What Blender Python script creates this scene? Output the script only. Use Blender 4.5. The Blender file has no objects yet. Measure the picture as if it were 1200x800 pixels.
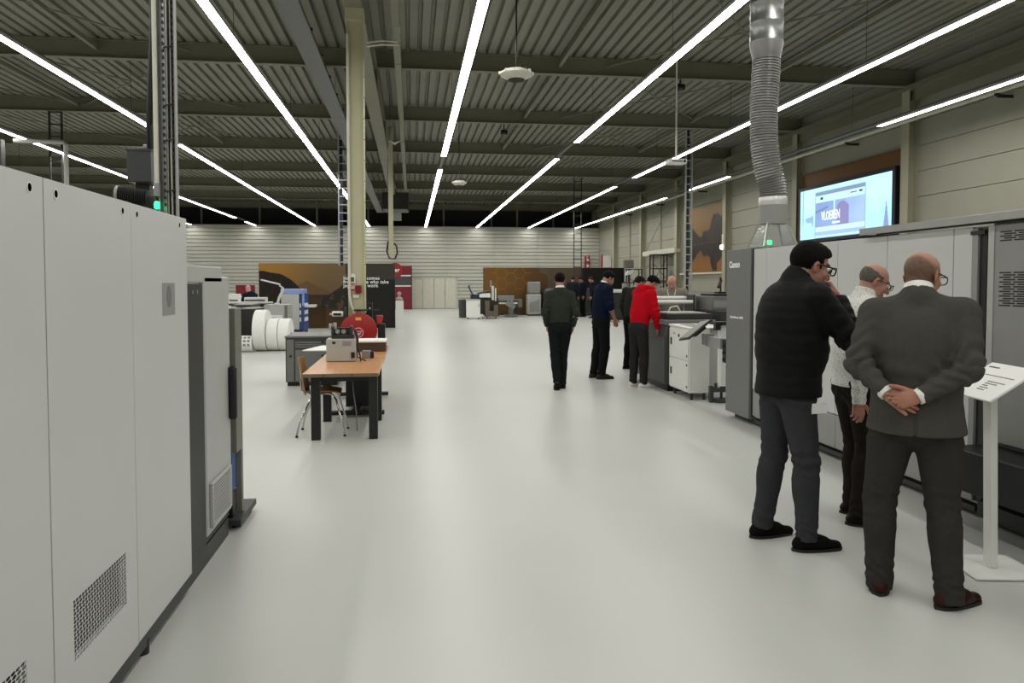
import bpy, bmesh, math, random
import numpy as np
from mathutils import Vector, Matrix, Euler

random.seed(7)
rng = np.random.default_rng(11)
R = math.radians
PI = math.pi
scn = bpy.context.scene
COL = scn.collection

# ------------------------------------------------------------------ camera, world, exposure
cam_data = bpy.data.cameras.new('camera')
cam_data.sensor_width = 36.0
cam_data.lens = 27.0
cam_data.shift_y = -0.02667
cam_data.clip_end = 200
cam = bpy.data.objects.new('camera', cam_data)
COL.objects.link(cam)
cam.location = (0, 0, 1.6)
cam.rotation_euler = (R(90 - 2.271), 0, R(-7.4695))
scn.camera = cam

world = bpy.data.worlds.new('night')
scn.world = world
world.use_nodes = True
wb = world.node_tree.nodes['Background']
wb.inputs[0].default_value = (0.02, 0.02, 0.025, 1)
wb.inputs[1].default_value = 1.0

scn.view_settings.view_transform = 'Standard'
scn.view_settings.look = 'None'
scn.view_settings.exposure = 0.22
scn.view_settings.gamma = 1.0
scn.view_settings.use_curve_mapping = False
LAMP_POWER = 21.0          # emission strength of the strip diffusers


# ------------------------------------------------------------------ materials
def lin(c):
    c = np.asarray(c, float) / 255.0
    return np.where(c <= 0.04045, c / 12.92, ((c + 0.055) / 1.055) ** 2.4)


def mat(name, rgb, rough=0.5, metal=0.0, spec=0.5, var=0.06, scale=8.0, bump=0.0, bscale=120.0, coat=0.0, rvar=0.0):
    m = bpy.data.materials.new(name)
    m.use_nodes = True
    nt = m.node_tree
    b = nt.nodes['Principled BSDF']
    c = lin(rgb)
    b.inputs['Roughness'].default_value = rough
    b.inputs['Metallic'].default_value = metal
    b.inputs['Specular IOR Level'].default_value = spec
    b.inputs['Coat Weight'].default_value = coat
    tc = nt.nodes.new('ShaderNodeTexCoord')
    n = nt.nodes.new('ShaderNodeTexNoise')
    n.inputs['Scale'].default_value = scale
    n.inputs['Detail'].default_value = 4
    nt.links.new(tc.outputs['Object'], n.inputs['Vector'])
    r = nt.nodes.new('ShaderNodeValToRGB')
    r.color_ramp.elements[0].position = 0.3
    r.color_ramp.elements[1].position = 0.7
    r.color_ramp.elements[0].color = (*(c * (1 - var)), 1)
    r.color_ramp.elements[1].color = (*np.minimum(c * (1 + var), 1), 1)
    nt.links.new(n.outputs['Fac'], r.inputs['Fac'])
    nt.links.new(r.outputs['Color'], b.inputs['Base Color'])
    if rvar:
        mr = nt.nodes.new('ShaderNodeMapRange')
        mr.inputs['To Min'].default_value = rough - rvar
        mr.inputs['To Max'].default_value = rough + rvar
        nt.links.new(n.outputs['Fac'], mr.inputs['Value'])
        nt.links.new(mr.outputs['Result'], b.inputs['Roughness'])
    if bump:
        n2 = nt.nodes.new('ShaderNodeTexNoise')
        n2.inputs['Scale'].default_value = bscale
        n2.inputs['Detail'].default_value = 3
        nt.links.new(tc.outputs['Object'], n2.inputs['Vector'])
        bp = nt.nodes.new('ShaderNodeBump')
        bp.inputs['Strength'].default_value = bump
        bp.inputs['Distance'].default_value = 0.01
        nt.links.new(n2.outputs['Fac'], bp.inputs['Height'])
        nt.links.new(bp.outputs['Normal'], b.inputs['Normal'])
    return m


def attr_mat(name, rough=0.5, spec=0.5, emit=0.0, bump=0.0, bscale=200.0, sss=0.0):
    """print or skin: colour comes from the mesh's own colour attribute"""
    m = bpy.data.materials.new(name)
    m.use_nodes = True
    nt = m.node_tree
    b = nt.nodes['Principled BSDF']
    a = nt.nodes.new('ShaderNodeVertexColor')
    a.layer_name = 'Col'
    nt.links.new(a.outputs['Color'], b.inputs['Base Color'])
    b.inputs['Roughness'].default_value = rough
    b.inputs['Specular IOR Level'].default_value = spec
    if emit:
        nt.links.new(a.outputs['Color'], b.inputs['Emission Color'])
        b.inputs['Emission Strength'].default_value = emit
    if bump:
        tc = nt.nodes.new('ShaderNodeTexCoord')
        n2 = nt.nodes.new('ShaderNodeTexNoise')
        n2.inputs['Scale'].default_value = bscale
        nt.links.new(tc.outputs['Object'], n2.inputs['Vector'])
        bp = nt.nodes.new('ShaderNodeBump')
        bp.inputs['Strength'].default_value = bump
        bp.inputs['Distance'].default_value = 0.004
        nt.links.new(n2.outputs['Fac'], bp.inputs['Height'])
        nt.links.new(bp.outputs['Normal'], b.inputs['Normal'])
    return m


def emit_mat(name, rgb, strength):
    m = bpy.data.materials.new(name)
    m.use_nodes = True
    nt = m.node_tree
    b = nt.nodes['Principled BSDF']
    c = (*lin(rgb), 1)
    b.inputs['Base Color'].default_value = c
    b.inputs['Emission Color'].default_value = c
    b.inputs['Emission Strength'].default_value = strength
    return m


def wood_mat(name, rgb, rgb2, rough=0.4, axis=(1, 12, 12)):
    m = bpy.data.materials.new(name)
    m.use_nodes = True
    nt = m.node_tree
    b = nt.nodes['Principled BSDF']
    tc = nt.nodes.new('ShaderNodeTexCoord')
    mp = nt.nodes.new('ShaderNodeMapping')
    mp.inputs['Scale'].default_value = axis
    n = nt.nodes.new('ShaderNodeTexNoise')
    n.inputs['Scale'].default_value = 2.5
    n.inputs['Detail'].default_value = 6
    n.inputs['Distortion'].default_value = 0.6
    r = nt.nodes.new('ShaderNodeValToRGB')
    r.color_ramp.elements[0].color = (*lin(rgb), 1)
    r.color_ramp.elements[1].color = (*lin(rgb2), 1)
    r.color_ramp.elements[0].position = .3
    r.color_ramp.elements[1].position = .7
    nt.links.new(tc.outputs['Object'], mp.inputs['Vector'])
    nt.links.new(mp.outputs['Vector'], n.inputs['Vector'])
    nt.links.new(n.outputs['Fac'], r.inputs['Fac'])
    nt.links.new(r.outputs['Color'], b.inputs['Base Color'])
    b.inputs['Roughness'].default_value = rough
    return m


M = {}
M['floor'] = mat('epoxy_floor', (194, 196, 192), 0.36, spec=0.5, var=0.035, scale=0.55, rvar=0.04)
M['deck'] = mat('deck_steel', (132, 131, 118), 0.55, var=0.05, scale=2)
M['beam'] = mat('beam_paint', (122, 120, 102), 0.55, var=0.04, scale=3)
M['column'] = mat('column_paint', (190, 188, 156), 0.5, var=0.03, scale=3)
M['wallpost'] = mat('wall_post_paint', (172, 170, 148), 0.5, var=0.03, scale=3)
M['backwall'] = mat('cladding_paint', (196, 196, 186), 0.5, var=0.03, scale=1)
M['rightwall'] = mat('wall_panel_paint', (160, 159, 145), 0.7, var=0.04, scale=1.5)
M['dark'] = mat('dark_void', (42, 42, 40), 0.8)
M['machine_white'] = mat('machine_white', (196, 197, 196), 0.42, var=0.015, scale=2)
M['machine_lgrey'] = mat('machine_light_grey', (176, 177, 174), 0.45, var=0.02)
M['machine_grey'] = mat('machine_grey', (112, 113, 112), 0.45, var=0.02)
M['machine_mid'] = mat('machine_mid_grey', (142, 143, 141), 0.45, var=0.02)
M['machine_dark'] = mat('machine_dark_grey', (66, 68, 69), 0.45, var=0.03)
M['charcoal'] = mat('charcoal', (44, 45, 44), 0.5)
M['jet'] = mat('dark_strip', (30, 31, 29), 0.5)
M['black'] = mat('black_plastic', (16, 16, 17), 0.45)
M['rubber'] = mat('black_rubber', (22, 22, 23), 0.7)
M['alu'] = mat('aluminium', (172, 173, 172), 0.35, metal=0.9)
M['galv'] = mat('galvanised', (168, 170, 170), 0.38, metal=0.85, var=0.12, scale=14)
M['flex'] = mat('flex_hose', (140, 140, 138), 0.4, metal=0.8, var=0.1)
M['bright'] = mat('bright_metal', (225, 226, 226), 0.3, metal=0.55, var=0.03)
M['void'] = mat('hole_black', (5, 5, 5), 1.0, spec=0.0)
M['chrome'] = mat('chrome', (200, 200, 200), 0.15, metal=1.0)
M['white'] = mat('white_paint', (226, 226, 222), 0.45, var=0.02)
M['paper'] = mat('white_paper', (244, 244, 241), 0.7, var=0.02)
M['offwhite'] = mat('offwhite_paint', (212, 210, 196), 0.5)
M['red'] = mat('red_paint', (150, 14, 24), 0.4)
M['dred'] = mat('dark_red_panel', (120, 12, 32), 0.4)
M['orange_red'] = mat('orange_red', (176, 46, 40), 0.45)
M['blue'] = mat('blue_paint', (48, 78, 140), 0.45)
M['lblue'] = mat('pale_blue', (150, 170, 225), 0.45)
M['navy'] = mat('navy_paint', (38, 46, 70), 0.5)
M['brown'] = mat('brown_board', (110, 96, 78), 0.6)
M['yellow'] = mat('yellow_sticker', (226, 170, 60), 0.5)
M['olive'] = mat('olive_grey', (112, 112, 102), 0.45)
M['pink'] = mat('pink_ring', (226, 170, 178), 0.5)
M['table'] = wood_mat('beech_top', (190, 134, 88), (206, 152, 104), 0.3, (14, 1.2, 14))
M['plywood'] = wood_mat('plywood', (122, 84, 42), (146, 104, 54), 0.35, (3, 14, 3))
M['print'] = attr_mat('printed_panel', 0.45, 0.3)
M['screen'] = attr_mat('lit_screen', 0.4, 0.3, emit=1.1)
M['lamp'] = emit_mat('lamp_diffuser', (255, 253, 246), LAMP_POWER)
M['green_led'] = emit_mat('green_led', (40, 255, 110), 4.0)
M['glass'] = mat('clear_acrylic', (225, 228, 226), 0.12)
M['glass'].node_tree.nodes['Principled BSDF'].inputs['Transmission Weight'].default_value = 0.75
M['glass'].node_tree.nodes['Principled BSDF'].inputs['IOR'].default_value = 1.1
M['bust'] = mat('plaster', (168, 158, 150), 0.6)


# ------------------------------------------------------------------ mesh builder
def orth(d):
    d = Vector(d).normalized()
    a = Vector((0, 0, 1)) if abs(d.z) < 0.9 else Vector((1, 0, 0))
    u = d.cross(a).normalized()
    return d, u, d.cross(u).normalized()


class MB:
    def __init__(s):
        s.v, s.f, s.mi = [], [], []

    def add(s, vs, fs, mi=0):
        o = len(s.v)
        s.v += [tuple(p) for p in vs]
        s.f += [tuple(i + o for i in f) for f in fs]
        s.mi += [mi] * len(fs)
        return s

    def box(s, x0, x1, y0, y1, z0, z1, mi=0, rot=None, c=None):
        vs = [Vector((x, y, z)) for z in (z0, z1) for y in (y0, y1) for x in (x0, x1)]
        if rot is not None:
            c = Vector(c) if c is not None else Vector(((x0 + x1) / 2, (y0 + y1) / 2, (z0 + z1) / 2))
            q = rot if isinstance(rot, Matrix) else Euler(rot).to_matrix()
            vs = [c + q @ (p - c) for p in vs]
        return s.add(vs, [(0, 2, 3, 1), (4, 5, 7, 6), (0, 1, 5, 4), (2, 6, 7, 3), (0, 4, 6, 2), (1, 3, 7, 5)], mi)

    def cyl(s, p0, p1, r0, r1=None, n=16, cap=True, mi=0):
        r1 = r0 if r1 is None else r1
        p0, p1 = Vector(p0), Vector(p1)
        d, u, w = orth(p1 - p0)
        vs = []
        for p, r in ((p0, r0), (p1, r1)):
            for i in range(n):
                a = 2 * PI * i / n
                vs.append(p + u * (r * math.cos(a)) + w * (r * math.sin(a)))
        fs = [(i, (i + 1) % n, n + (i + 1) % n, n + i) for i in range(n)]
        if cap:
            fs += [tuple(reversed(range(n))), tuple(range(n, 2 * n))]
        return s.add(vs, fs, mi)

    def tube(s, pts, r, n=8, mi=0):
        pts = [Vector(p) for p in pts]
        rs = r if isinstance(r, (list, tuple)) else [r] * len(pts)
        d, u, w = orth(pts[1] - pts[0])
        vs = []
        for k, p in enumerate(pts):
            t = (pts[min(k + 1, len(pts) - 1)] - pts[max(k - 1, 0)]).normalized()
            u = (u - t * u.dot(t)).normalized()
            w = t.cross(u)
            for i in range(n):
                a = 2 * PI * i / n
                vs.append(p + u * (rs[k] * math.cos(a)) + w * (rs[k] * math.sin(a)))
        L = len(pts)
        fs = [(k * n + i, k * n + (i + 1) % n, (k + 1) * n + (i + 1) % n, (k + 1) * n + i) for k in range(L - 1) for i in range(n)]
        fs += [tuple(reversed(range(n))), tuple(range((L - 1) * n, L * n))]
        return s.add(vs, fs, mi)

    def lathe(s, prof, c=(0, 0, 0), axis='z', n=24, mi=0):
        vs = []
        for (r, z) in prof:
            for i in range(n):
                a = 2 * PI * i / n
                x, y = r * math.cos(a), r * math.sin(a)
                p = (x, y, z) if axis == 'z' else ((z, x, y) if axis == 'x' else (y, z, x))
                vs.append((p[0] + c[0], p[1] + c[1], p[2] + c[2]))
        L = len(prof)
        fs = [(k * n + i, k * n + (i + 1) % n, (k + 1) * n + (i + 1) % n, (k + 1) * n + i) for k in range(L - 1) for i in range(n)]
        fs += [tuple(reversed(range(n))), tuple(range((L - 1) * n, L * n))]
        return s.add(vs, fs, mi)

    def prism(s, poly, o, u, v, d, mi=0):
        """2D polygon in axes u,v from o, extruded by vector d"""
        o, u, v, d = Vector(o), Vector(u), Vector(v), Vector(d)
        n = len(poly)
        vs = [o + u * a + v * b for a, b in poly]
        vs += [p + d for p in vs]
        fs = [tuple(range(n)), tuple(reversed(range(n, 2 * n)))] + [(i, n + i, n + (i + 1) % n, (i + 1) % n) for i in range(n)]
        return s.add(vs, fs, mi)

    def build(s, name, m, parent=None, bevel=0.0, loc=None, smooth=True, angle=35, **props):
        me = bpy.data.meshes.new(name)
        me.from_pydata(s.v, [], s.f)
        for mm in (m if isinstance(m, (list, tuple)) else [m]):
            me.materials.append(mm)
        if any(s.mi):
            me.polygons.foreach_set('material_index', s.mi)
        bm = bmesh.new()
        bm.from_mesh(me)
        bmesh.ops.recalc_face_normals(bm, faces=bm.faces)
        bm.to_mesh(me)
        bm.free()
        if smooth:
            me.polygons.foreach_set('use_smooth', [True] * len(me.polygons))
            me.set_sharp_from_angle(angle=R(angle))
        o = bpy.data.objects.new(name, me)
        COL.objects.link(o)
        if parent is not None:
            o.parent = parent
        if loc is not None:
            o.location = loc
        if bevel:
            b = o.modifiers.new('bevel', 'BEVEL')
            b.width = bevel
            b.segments = 2
            b.limit_method = 'ANGLE'
        for k, v in props.items():
            o[k] = v
        return o


def thing(name, label, cat, loc=(0, 0, 0), rotz=0.0, group=None):
    o = bpy.data.objects.new(name, None)
    o.empty_display_size = 0.1
    COL.objects.link(o)
    o.location = loc
    o.rotation_euler = (0, 0, rotz)
    o['label'] = label
    o['category'] = cat
    if group:
        o['group'] = group
    return o


def tag(o, label, cat, group=None):
    o['label'] = label
    o['category'] = cat
    if group:
        o['group'] = group
    return o


def structure(name, loc=(0, 0, 0)):
    o = bpy.data.objects.new(name, None)
    COL.objects.link(o)
    o.location = loc
    o['kind'] = 'structure'
    return o


def dup(o, parent, loc=None, rot=None):
    c = o.copy()
    COL.objects.link(c)
    c.parent = parent
    if loc is not None:
        c.location = loc
    if rot is not None:
        c.rotation_euler = rot
    return c


def text(body, size, m, parent, loc, rot, name='lettering', bold=0.0, align='LEFT', xs=1.0, depth=0.0015):
    cu = bpy.data.curves.new(name, 'FONT')
    cu.body = body
    cu.size = size
    cu.offset = bold
    cu.space_character = 1.06
    cu.extrude = depth
    cu.align_x = align
    cu.resolution_u = 3
    t = bpy.data.objects.new(name, cu)
    COL.objects.link(t)
    dg = bpy.context.evaluated_depsgraph_get()
    me = bpy.data.meshes.new_from_object(t.evaluated_get(dg))
    bpy.data.objects.remove(t)
    bpy.data.curves.remove(cu)
    me.name = name
    me.materials.clear()
    me.materials.append(m)
    o = bpy.data.objects.new(name, me)
    COL.objects.link(o)
    o.parent = parent
    o.location = loc
    o.rotation_euler = rot
    o.scale = (xs, 1, 1)
    return o


def set_col(me, rgb):
    """per-vertex colours, rgb in sRGB 0-255"""
    a = me.color_attributes.new('Col', 'FLOAT_COLOR', 'POINT')
    c = np.ones((len(me.vertices), 4), np.float32)
    c[:, :3] = lin(rgb)
    a.data.foreach_set('color', c.ravel())


def print_sheet(name, m, parent, o, u, v, nx, ny, fn, **props):
    """a flat print: a fine grid spanning vectors u and v from o, coloured by fn(U,V)"""
    U, V = np.meshgrid(np.linspace(0, 1, nx), np.linspace(0, 1, ny))
    o, u, v = np.array(o, float), np.array(u, float), np.array(v, float)
    P = o + U.ravel()[:, None] * u + V.ravel()[:, None] * v
    i, j = np.meshgrid(np.arange(nx - 1), np.arange(ny - 1))
    a = (j * nx + i).ravel()
    F = np.stack([a, a + 1, a + nx + 1, a + nx], 1)
    me = bpy.data.meshes.new(name)
    me.from_pydata(P.tolist(), [], F.tolist())
    me.materials.append(m)
    set_col(me, fn(U.ravel(), V.ravel()))
    ob = bpy.data.objects.new(name, me)
    COL.objects.link(ob)
    ob.parent = parent
    for k, vv in props.items():
        ob[k] = vv
    return ob


def fbm(x, y, seed=0):
    r = np.random.default_rng(seed)
    s = np.zeros_like(x)
    for k in range(1, 6):
        for _ in range(3):
            a = r.uniform(0, 2 * PI)
            s = s + np.sin((x * math.cos(a) + y * math.sin(a)) * (2.1 ** k) * 1.7 + r.uniform(0, 6.28)) / (1.75 ** k)
    return s / 3


# ================================================================== THE SETTING
X_RIGHT, X_LEFT, Y_BACK, Y_FRONT = 12.3, -22.0, 49.6, -8.0
DECK_Z = 6.8
BEAM_Y = [1.1 + 5.5 * k for k in range(0, 10)]

MB().box(X_LEFT - .3, X_RIGHT + .3, Y_FRONT, 52, -0.2, 0).build('floor', M['floor'], kind='structure')

# ceiling: trapezoidal steel deck, ribs running away from the camera
ceil = structure('ceiling')
mb = MB()
p, x = 0.25, X_LEFT
prof = []
while x < X_RIGHT + .2:
    prof += [(x, 0.0), (x + .155, 0.0), (x + .172, .085), (x + .233, .085)]
    x += p
bays = [(-8.0, 3.9)] + [(3.9 + 5.5 * k, 3.9 + 5.5 * (k + 1)) for k in range(8)] + [(47.9, 52.0)]
for k, (ya, yb) in enumerate(bays):
    dz = 0.006 * (k % 2)
    n = len(prof)
    vs = [(a, ya - .06, DECK_Z + b + dz) for a, b in prof] + [(a, yb + .06, DECK_Z + b + dz) for a, b in prof]
    mb.add(vs, [(i, i + 1, n + i + 1, n + i) for i in range(n - 1)])
mb.box(X_LEFT, X_RIGHT + .3, -8, 52, DECK_Z + .12, DECK_Z + .3)
mb.build('roof_deck', M['deck'], ceil, smooth=False)


def ibeam_x(mb, x0, x1, y, zb, h, w, t=.012, tf=.018):
    mb.box(x0, x1, y - w / 2, y + w / 2, zb, zb + tf)
    mb.box(x0, x1, y - w / 2, y + w / 2, zb + h - tf, zb + h)
    mb.box(x0, x1, y - t / 2, y + t / 2, zb + tf, zb + h - tf)


first = None
for y in BEAM_Y:
    if first is None:
        m_ = MB()
        ibeam_x(m_, X_LEFT, X_RIGHT - .02, 0, 6.40, .395, .18)
        first = m_.build('roof_beam', M['beam'], ceil, loc=(0, y, 0), smooth=False)
    else:
        dup(first, ceil, (0, y, 0))
# girder running away over the free-standing columns
m_ = MB()
m_.box(-1.015, -.715, 8.0, 50.5, 5.80, 5.82)
m_.box(-1.015, -.715, 8.0, 50.5, 6.375, 6.398)
m_.box(-.872, -.858, 8.0, 50.5, 5.82, 6.375)
for y in BEAM_Y[1:]:
    m_.box(-1.005, -.725, y - .006, y + .006, 5.82, 6.375)
m_.build('roof_girder', M['beam'], ceil, smooth=False)
# eave beams along the right wall
MB().box(12.0, 12.28, -8, 50, 6.30, 6.42).box(12.13, 12.16, -8, 50, 6.05, 6.30).build('eave_beam', M['beam'], ceil, smooth=False)
# wind bracing rods under the deck
rod = MB().tube([(0, 0, 6.62), (4.3, 5.5, 6.62)], .018, 6).build('bracing_rod', M['beam'], ceil, loc=(4.5, 17.6, 0))
for x, y, s in ((8.8, 17.6, -1), (4.5, 23.1, 1), (8.8, 23.1, -1), (8.8, 12.1, -1), (4.5, 12.1, 1), (-9, 17.6, 1), (-4.7, 17.6, -1),
                (-9, 23.1, 1), (-4.7, 23.1, -1), (-9, 12.1, 1), (8.8, 28.6, -1), (4.5, 28.6, 1), (-13.5, 23.1, 1), (-13.5, 17.6, 1)):
    o = dup(rod, ceil, (x, y, 0))
    o.scale = (s, 1, 1)
# purlin struts crossing the bays
strut = MB().box(-.04, .04, 0, 5.4, 6.56, 6.66).build('roof_strut', M['beam'], ceil, loc=(3.4, 12.15, 0), smooth=False)
for x, y in ((3.4, 17.65), (3.4, 23.15), (8.6, 17.65), (8.6, 23.15), (-6.6, 17.65), (-6.6, 23.15), (-6.6, 12.15), (-9.2, 17.65), (8.6, 12.15)):
    dup(strut, ceil, (x, y, 0))

# back wall: ribbed cladding sheets between vertical joints
wb_ = structure('wall_back', (0, Y_BACK, 0))


def cladding(w, z0, z1):
    m_ = MB()
    z, pr = z0, []
    while z < z1 - .01:
        pr += [(z, 0.0), (z + .165, 0.0), (z + .170, .07), (z + .205, .07)]
        z += .23
    pr.append((z1, 0.0))
    n = len(pr)
    vs = [(0.006, d, zz) for zz, d in pr] + [(w - .012, d, zz) for zz, d in pr]
    m_.add(vs, [(i, n + i, n + i + 1, i + 1) for i in range(n - 1)])
    m_.box(0, .014, -.012, .05, z0, z1)
    return m_


joints = [-22.0, -18.5, -14.9, -11.4, -8.0, -4.3, -.9, 2.3, 5.35, 8.15, 11.1, 12.3]
for a, b in zip(joints[:-1], joints[1:]):
    cladding(b - a, 0, 5.2).build('cladding_sheet', M['backwall'], wb_, loc=(a, 0, 0), smooth=False)
MB().box(X_LEFT, X_RIGHT, .075, .2, 0, 5.2).box(X_LEFT, X_RIGHT, -.01, .2, 5.2, 5.26).build('wall_core', M['backwall'], wb_, smooth=False)
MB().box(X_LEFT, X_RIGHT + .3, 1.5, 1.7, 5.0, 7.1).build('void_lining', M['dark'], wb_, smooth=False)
for x in (-19.7, -16.2, -12.9, -9.4, -5.9, -2.7, 2.1, 5.2, 6.9, 9.3):
    MB().box(x - .05, x + .05, .4, .5, 5.25, 6.8).build('gable_post', M['beam'], wb_, smooth=False)

# right wall: long horizontal panels between steel posts
wr = structure('wall_right', (X_RIGHT, 0, 0))
for k, (ya, yb) in enumerate([(-8, 1.1)] + [(1.1 + 5.5 * i, 6.6 + 5.5 * i) for i in range(8)] + [(45.1, 49.75)]):
    z = 0.0
    while z < 6.9:
        h = .62
        MB().box(0, .12, ya + .004, yb - .004, z + .006, z + h - .006).build('wall_panel', M['rightwall'], wr, bevel=.006, smooth=False)
        z += h
MB().box(.12, .3, Y_FRONT, 52, 0, 7.1).build('wall_core', M['rightwall'], wr, smooth=False)
for y in BEAM_Y:
    MB().box(-.26, -.245, y - .15, y + .15, 0, 6.4).box(-.245, -.01, y - .007, y + .007, 0, 6.4).box(-.015, -.002, y - .15, y + .15, 0, 6.4).build('wall_post', M['wallpost'], wr, smooth=False)
for y in (42.3, 36.9):
    MB().box(-.08, 0, y - .05, y + .05, 0, 6.3).build('wall_post', M['wallpost'], wr, smooth=False)
MB().box(X_LEFT - .3, X_LEFT, Y_FRONT, 52, 0, 7.1).build('wall_left', M['rightwall'], kind='structure', smooth=False)
MB().box(X_LEFT - .3, X_RIGHT + .3, Y_FRONT - .3, Y_FRONT, 0, 7.1).build('wall_front', M['rightwall'], kind='structure', smooth=False)

# door in the back wall: pale folding leaves
door = structure('door_1', (0, Y_BACK - .06, 0))
for i in range(4):
    MB().box(.01 + i * .72, .71 + i * .72, 0, .045, .02, 1.94).build('door_leaf', M['offwhite'], door, bevel=.008)
MB().box(-.06, 0, -.02, .06, 0, 2.0).box(2.89, 2.95, -.02, .06, 0, 2.0).box(-.06, 2.95, -.02, .06, 1.945, 2.0).build('door_frame', M['offwhite'], door)
for x in (.66, 2.1):
    MB().box(x, x + .02, -.05, 0, .95, 1.12).build('door_handle', M['alu'], door)

# pipe trunking along the right wall
o = MB().cyl((11.95, -8, 5.55), (11.95, 49, 5.55), .055, n=10).build('wall_pipe', M['offwhite'])
tag(o, 'long pale pipe running high along the right wall', 'pipe')
for y in (9, 14.5, 20, 25.5, 31, 36.5, 42):
    MB().box(11.95, 12.3, y - .02, y + .02, 5.42, 5.48).box(11.9, 12.0, y - .03, y + .03, 5.46, 5.50).build('bracket', M['charcoal'], o)

# ------------------------------------------------------------------ strip lights
STRIPS = [  # x, lit runs in y, label
    (-16.8, [(-7, 44)], 'ceiling light strip furthest left, beyond the control pole'),
    (-13.35, [(-7, 27.0), (28.5, 33.0), (35.5, 49.33)], 'second light strip from the left, ending above the ribbed back wall'),
    (-9.55, [(-7, 44.0), (46.6, 49.33)], 'light strip low in the upper left, passing behind the grey control box'),
    (-5.95, [(-7, 18.9), (21.0, 49.33)], 'light strip that passes behind the cable pole on the left machine'),
    (-2.62, [(-7, 49.33)], 'light strip just left of the beige column with the fire hose reel'),
    (.93, [(-7, 22.0), (24.5, 49.33)], 'light strip nearest the middle, between column and hanging sensor'),
    (4.2, [(-7, 19.4), (22.0, 49.33)], 'light strip from top right of centre, left of the metal duct'),
    (7.55, [(-7, 25.6), (28.0, 49.33)], 'light strip crossing behind the round metal exhaust duct'),
    (10.65, [(-7, 16.5), (24.9, 28.8), (31.4, 49.33)], 'light strip nearest the right wall, with a dark unlit stretch'),
]
lamp_cache = {}
hanger = None
for x, runs, lab in STRIPS:
    t = thing('light_strip', lab, 'light', (x, 0, 5.2), group='ceiling light strips')
    MB().box(-.035, .035, -7, 49.4, .05, .11).build('trunk_rail', M['machine_grey'], t, smooth=False)
    for a, b in runs:
        n = max(1, round((b - a) / 2.4))
        L = (b - a) / n
        for i in range(n):
            key = round(L, 3)
            if key not in lamp_cache:
                lamp_cache[key] = MB().box(-.072, .072, 0.003, L - .003, 0, .055).build('lamp', [M['machine_lgrey'], M['lamp']], t, loc=(0, a + i * L, 0), smooth=False)
                me = lamp_cache[key].data
                for pl in me.polygons:
                    if pl.normal.z < -.5:
                        pl.material_index = 1
            else:
                dup(lamp_cache[key], t, (0, a + i * L, 0))
    for y in np.arange(-4.4, 48, 5.5):
        if hanger is None:
            hanger = MB().tube([(0, 0, .1), (0, 0, 1.62)], .004, 5).build('hanger_wire', M['charcoal'], t, loc=(0, float(y), 0))
        else:
            dup(hanger, t, (0, float(y), 0))

# cable tray and pale duct that run under the roof beams beside the column
t = thing('cable_tray', 'wide perforated cable tray running away under the roof, left of the column', 'cable tray', (-1.84, 0, 5.86))
MB().box(-.18, .18, 4, 47, 0, .008).build('tray_bed', M['machine_grey'], t, smooth=False)
for s in (-.18, .176):
    MB().box(s, s + .004, 4, 47, 0, .07).build('tray_side', M['machine_grey'], t, smooth=False)
for i in range(3):
    MB().tube([(.05 + .04 * i + .015 * math.sin(y * 1.3 + i), y, .03) for y in np.arange(4, 47, 1.0)], .015, 6).build('cable', M['black'], t)
for y in BEAM_Y[1:9]:
    MB().cyl((-.19, y, .0), (-.19, y, .55), .006, n=6).cyl((.19, y, .0), (.19, y, .55), .006, n=6).build('hanger_rod', M['galv'], t)
for y in np.arange(6, 34, 1.5):
    MB().box(.185, .21, y - .05, y + .05, .01, .05).build('tray_clip', M['black'], t)
o = MB().box(-.302, -.172, 4, 38, 5.90, 6.0).build('roof_conduit', M['beam'], bevel=.008)
tag(o, 'pale square conduit running away under the roof, right of the column', 'conduit')
for y in np.arange(7, 38, 4.2):
    MB().box(-.31, -.164, y, y + .05, 5.892, 6.01).build('joint_sleeve', M['beam'], o, smooth=False)
for y in BEAM_Y[1:7]:
    MB().box(-.24, -.23, y - .01, y + .01, 6.0, 6.41).build('hanger_rod', M['beam'], o, smooth=False)
o = MB().tube([(-.72, 13.2, 5.62), (-.5, 13.2, 5.66), (-.24, 13.2, 5.66), (-.24, 13.2, 5.95)], .018, 8).tube([(-.72, 13.2, 5.56), (-.48, 13.2, 5.6), (-.18, 13.2, 5.6), (-.18, 13.2, 5.95)], .018, 8).build('pipe_link', M['offwhite'])
tag(o, 'two thin pipes linking the beige column and the square conduit', 'pipe')


def _at(self, t):
    """vertices were given in world coordinates; make them local to thing t"""
    q = Vector(t.location)
    self.v = [(p[0] - q.x, p[1] - q.y, p[2] - q.z) for p in self.v]
    return self


MB.at = _at


def wtext(body, size, m, t, loc, rot, **k):
    return text(body, size, m, t, Vector(loc) - Vector(t.location), rot, **k)


def panel_x(mb, xf, th, y0, y1, z0, z1, hole=None):
    """upright panel whose face is at x = xf, going th deep (sign = direction); optional rectangular opening"""
    xa, xb = sorted((xf, xf - th))
    if hole is None:
        return mb.box(xa, xb, y0, y1, z0, z1)
    a, b, c, d = hole
    mb.box(xa, xb, y0, a, z0, z1).box(xa, xb, b, y1, z0, z1).box(xa, xb, a, b, z0, c).box(xa, xb, a, b, d, z1)
    return mb


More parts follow.
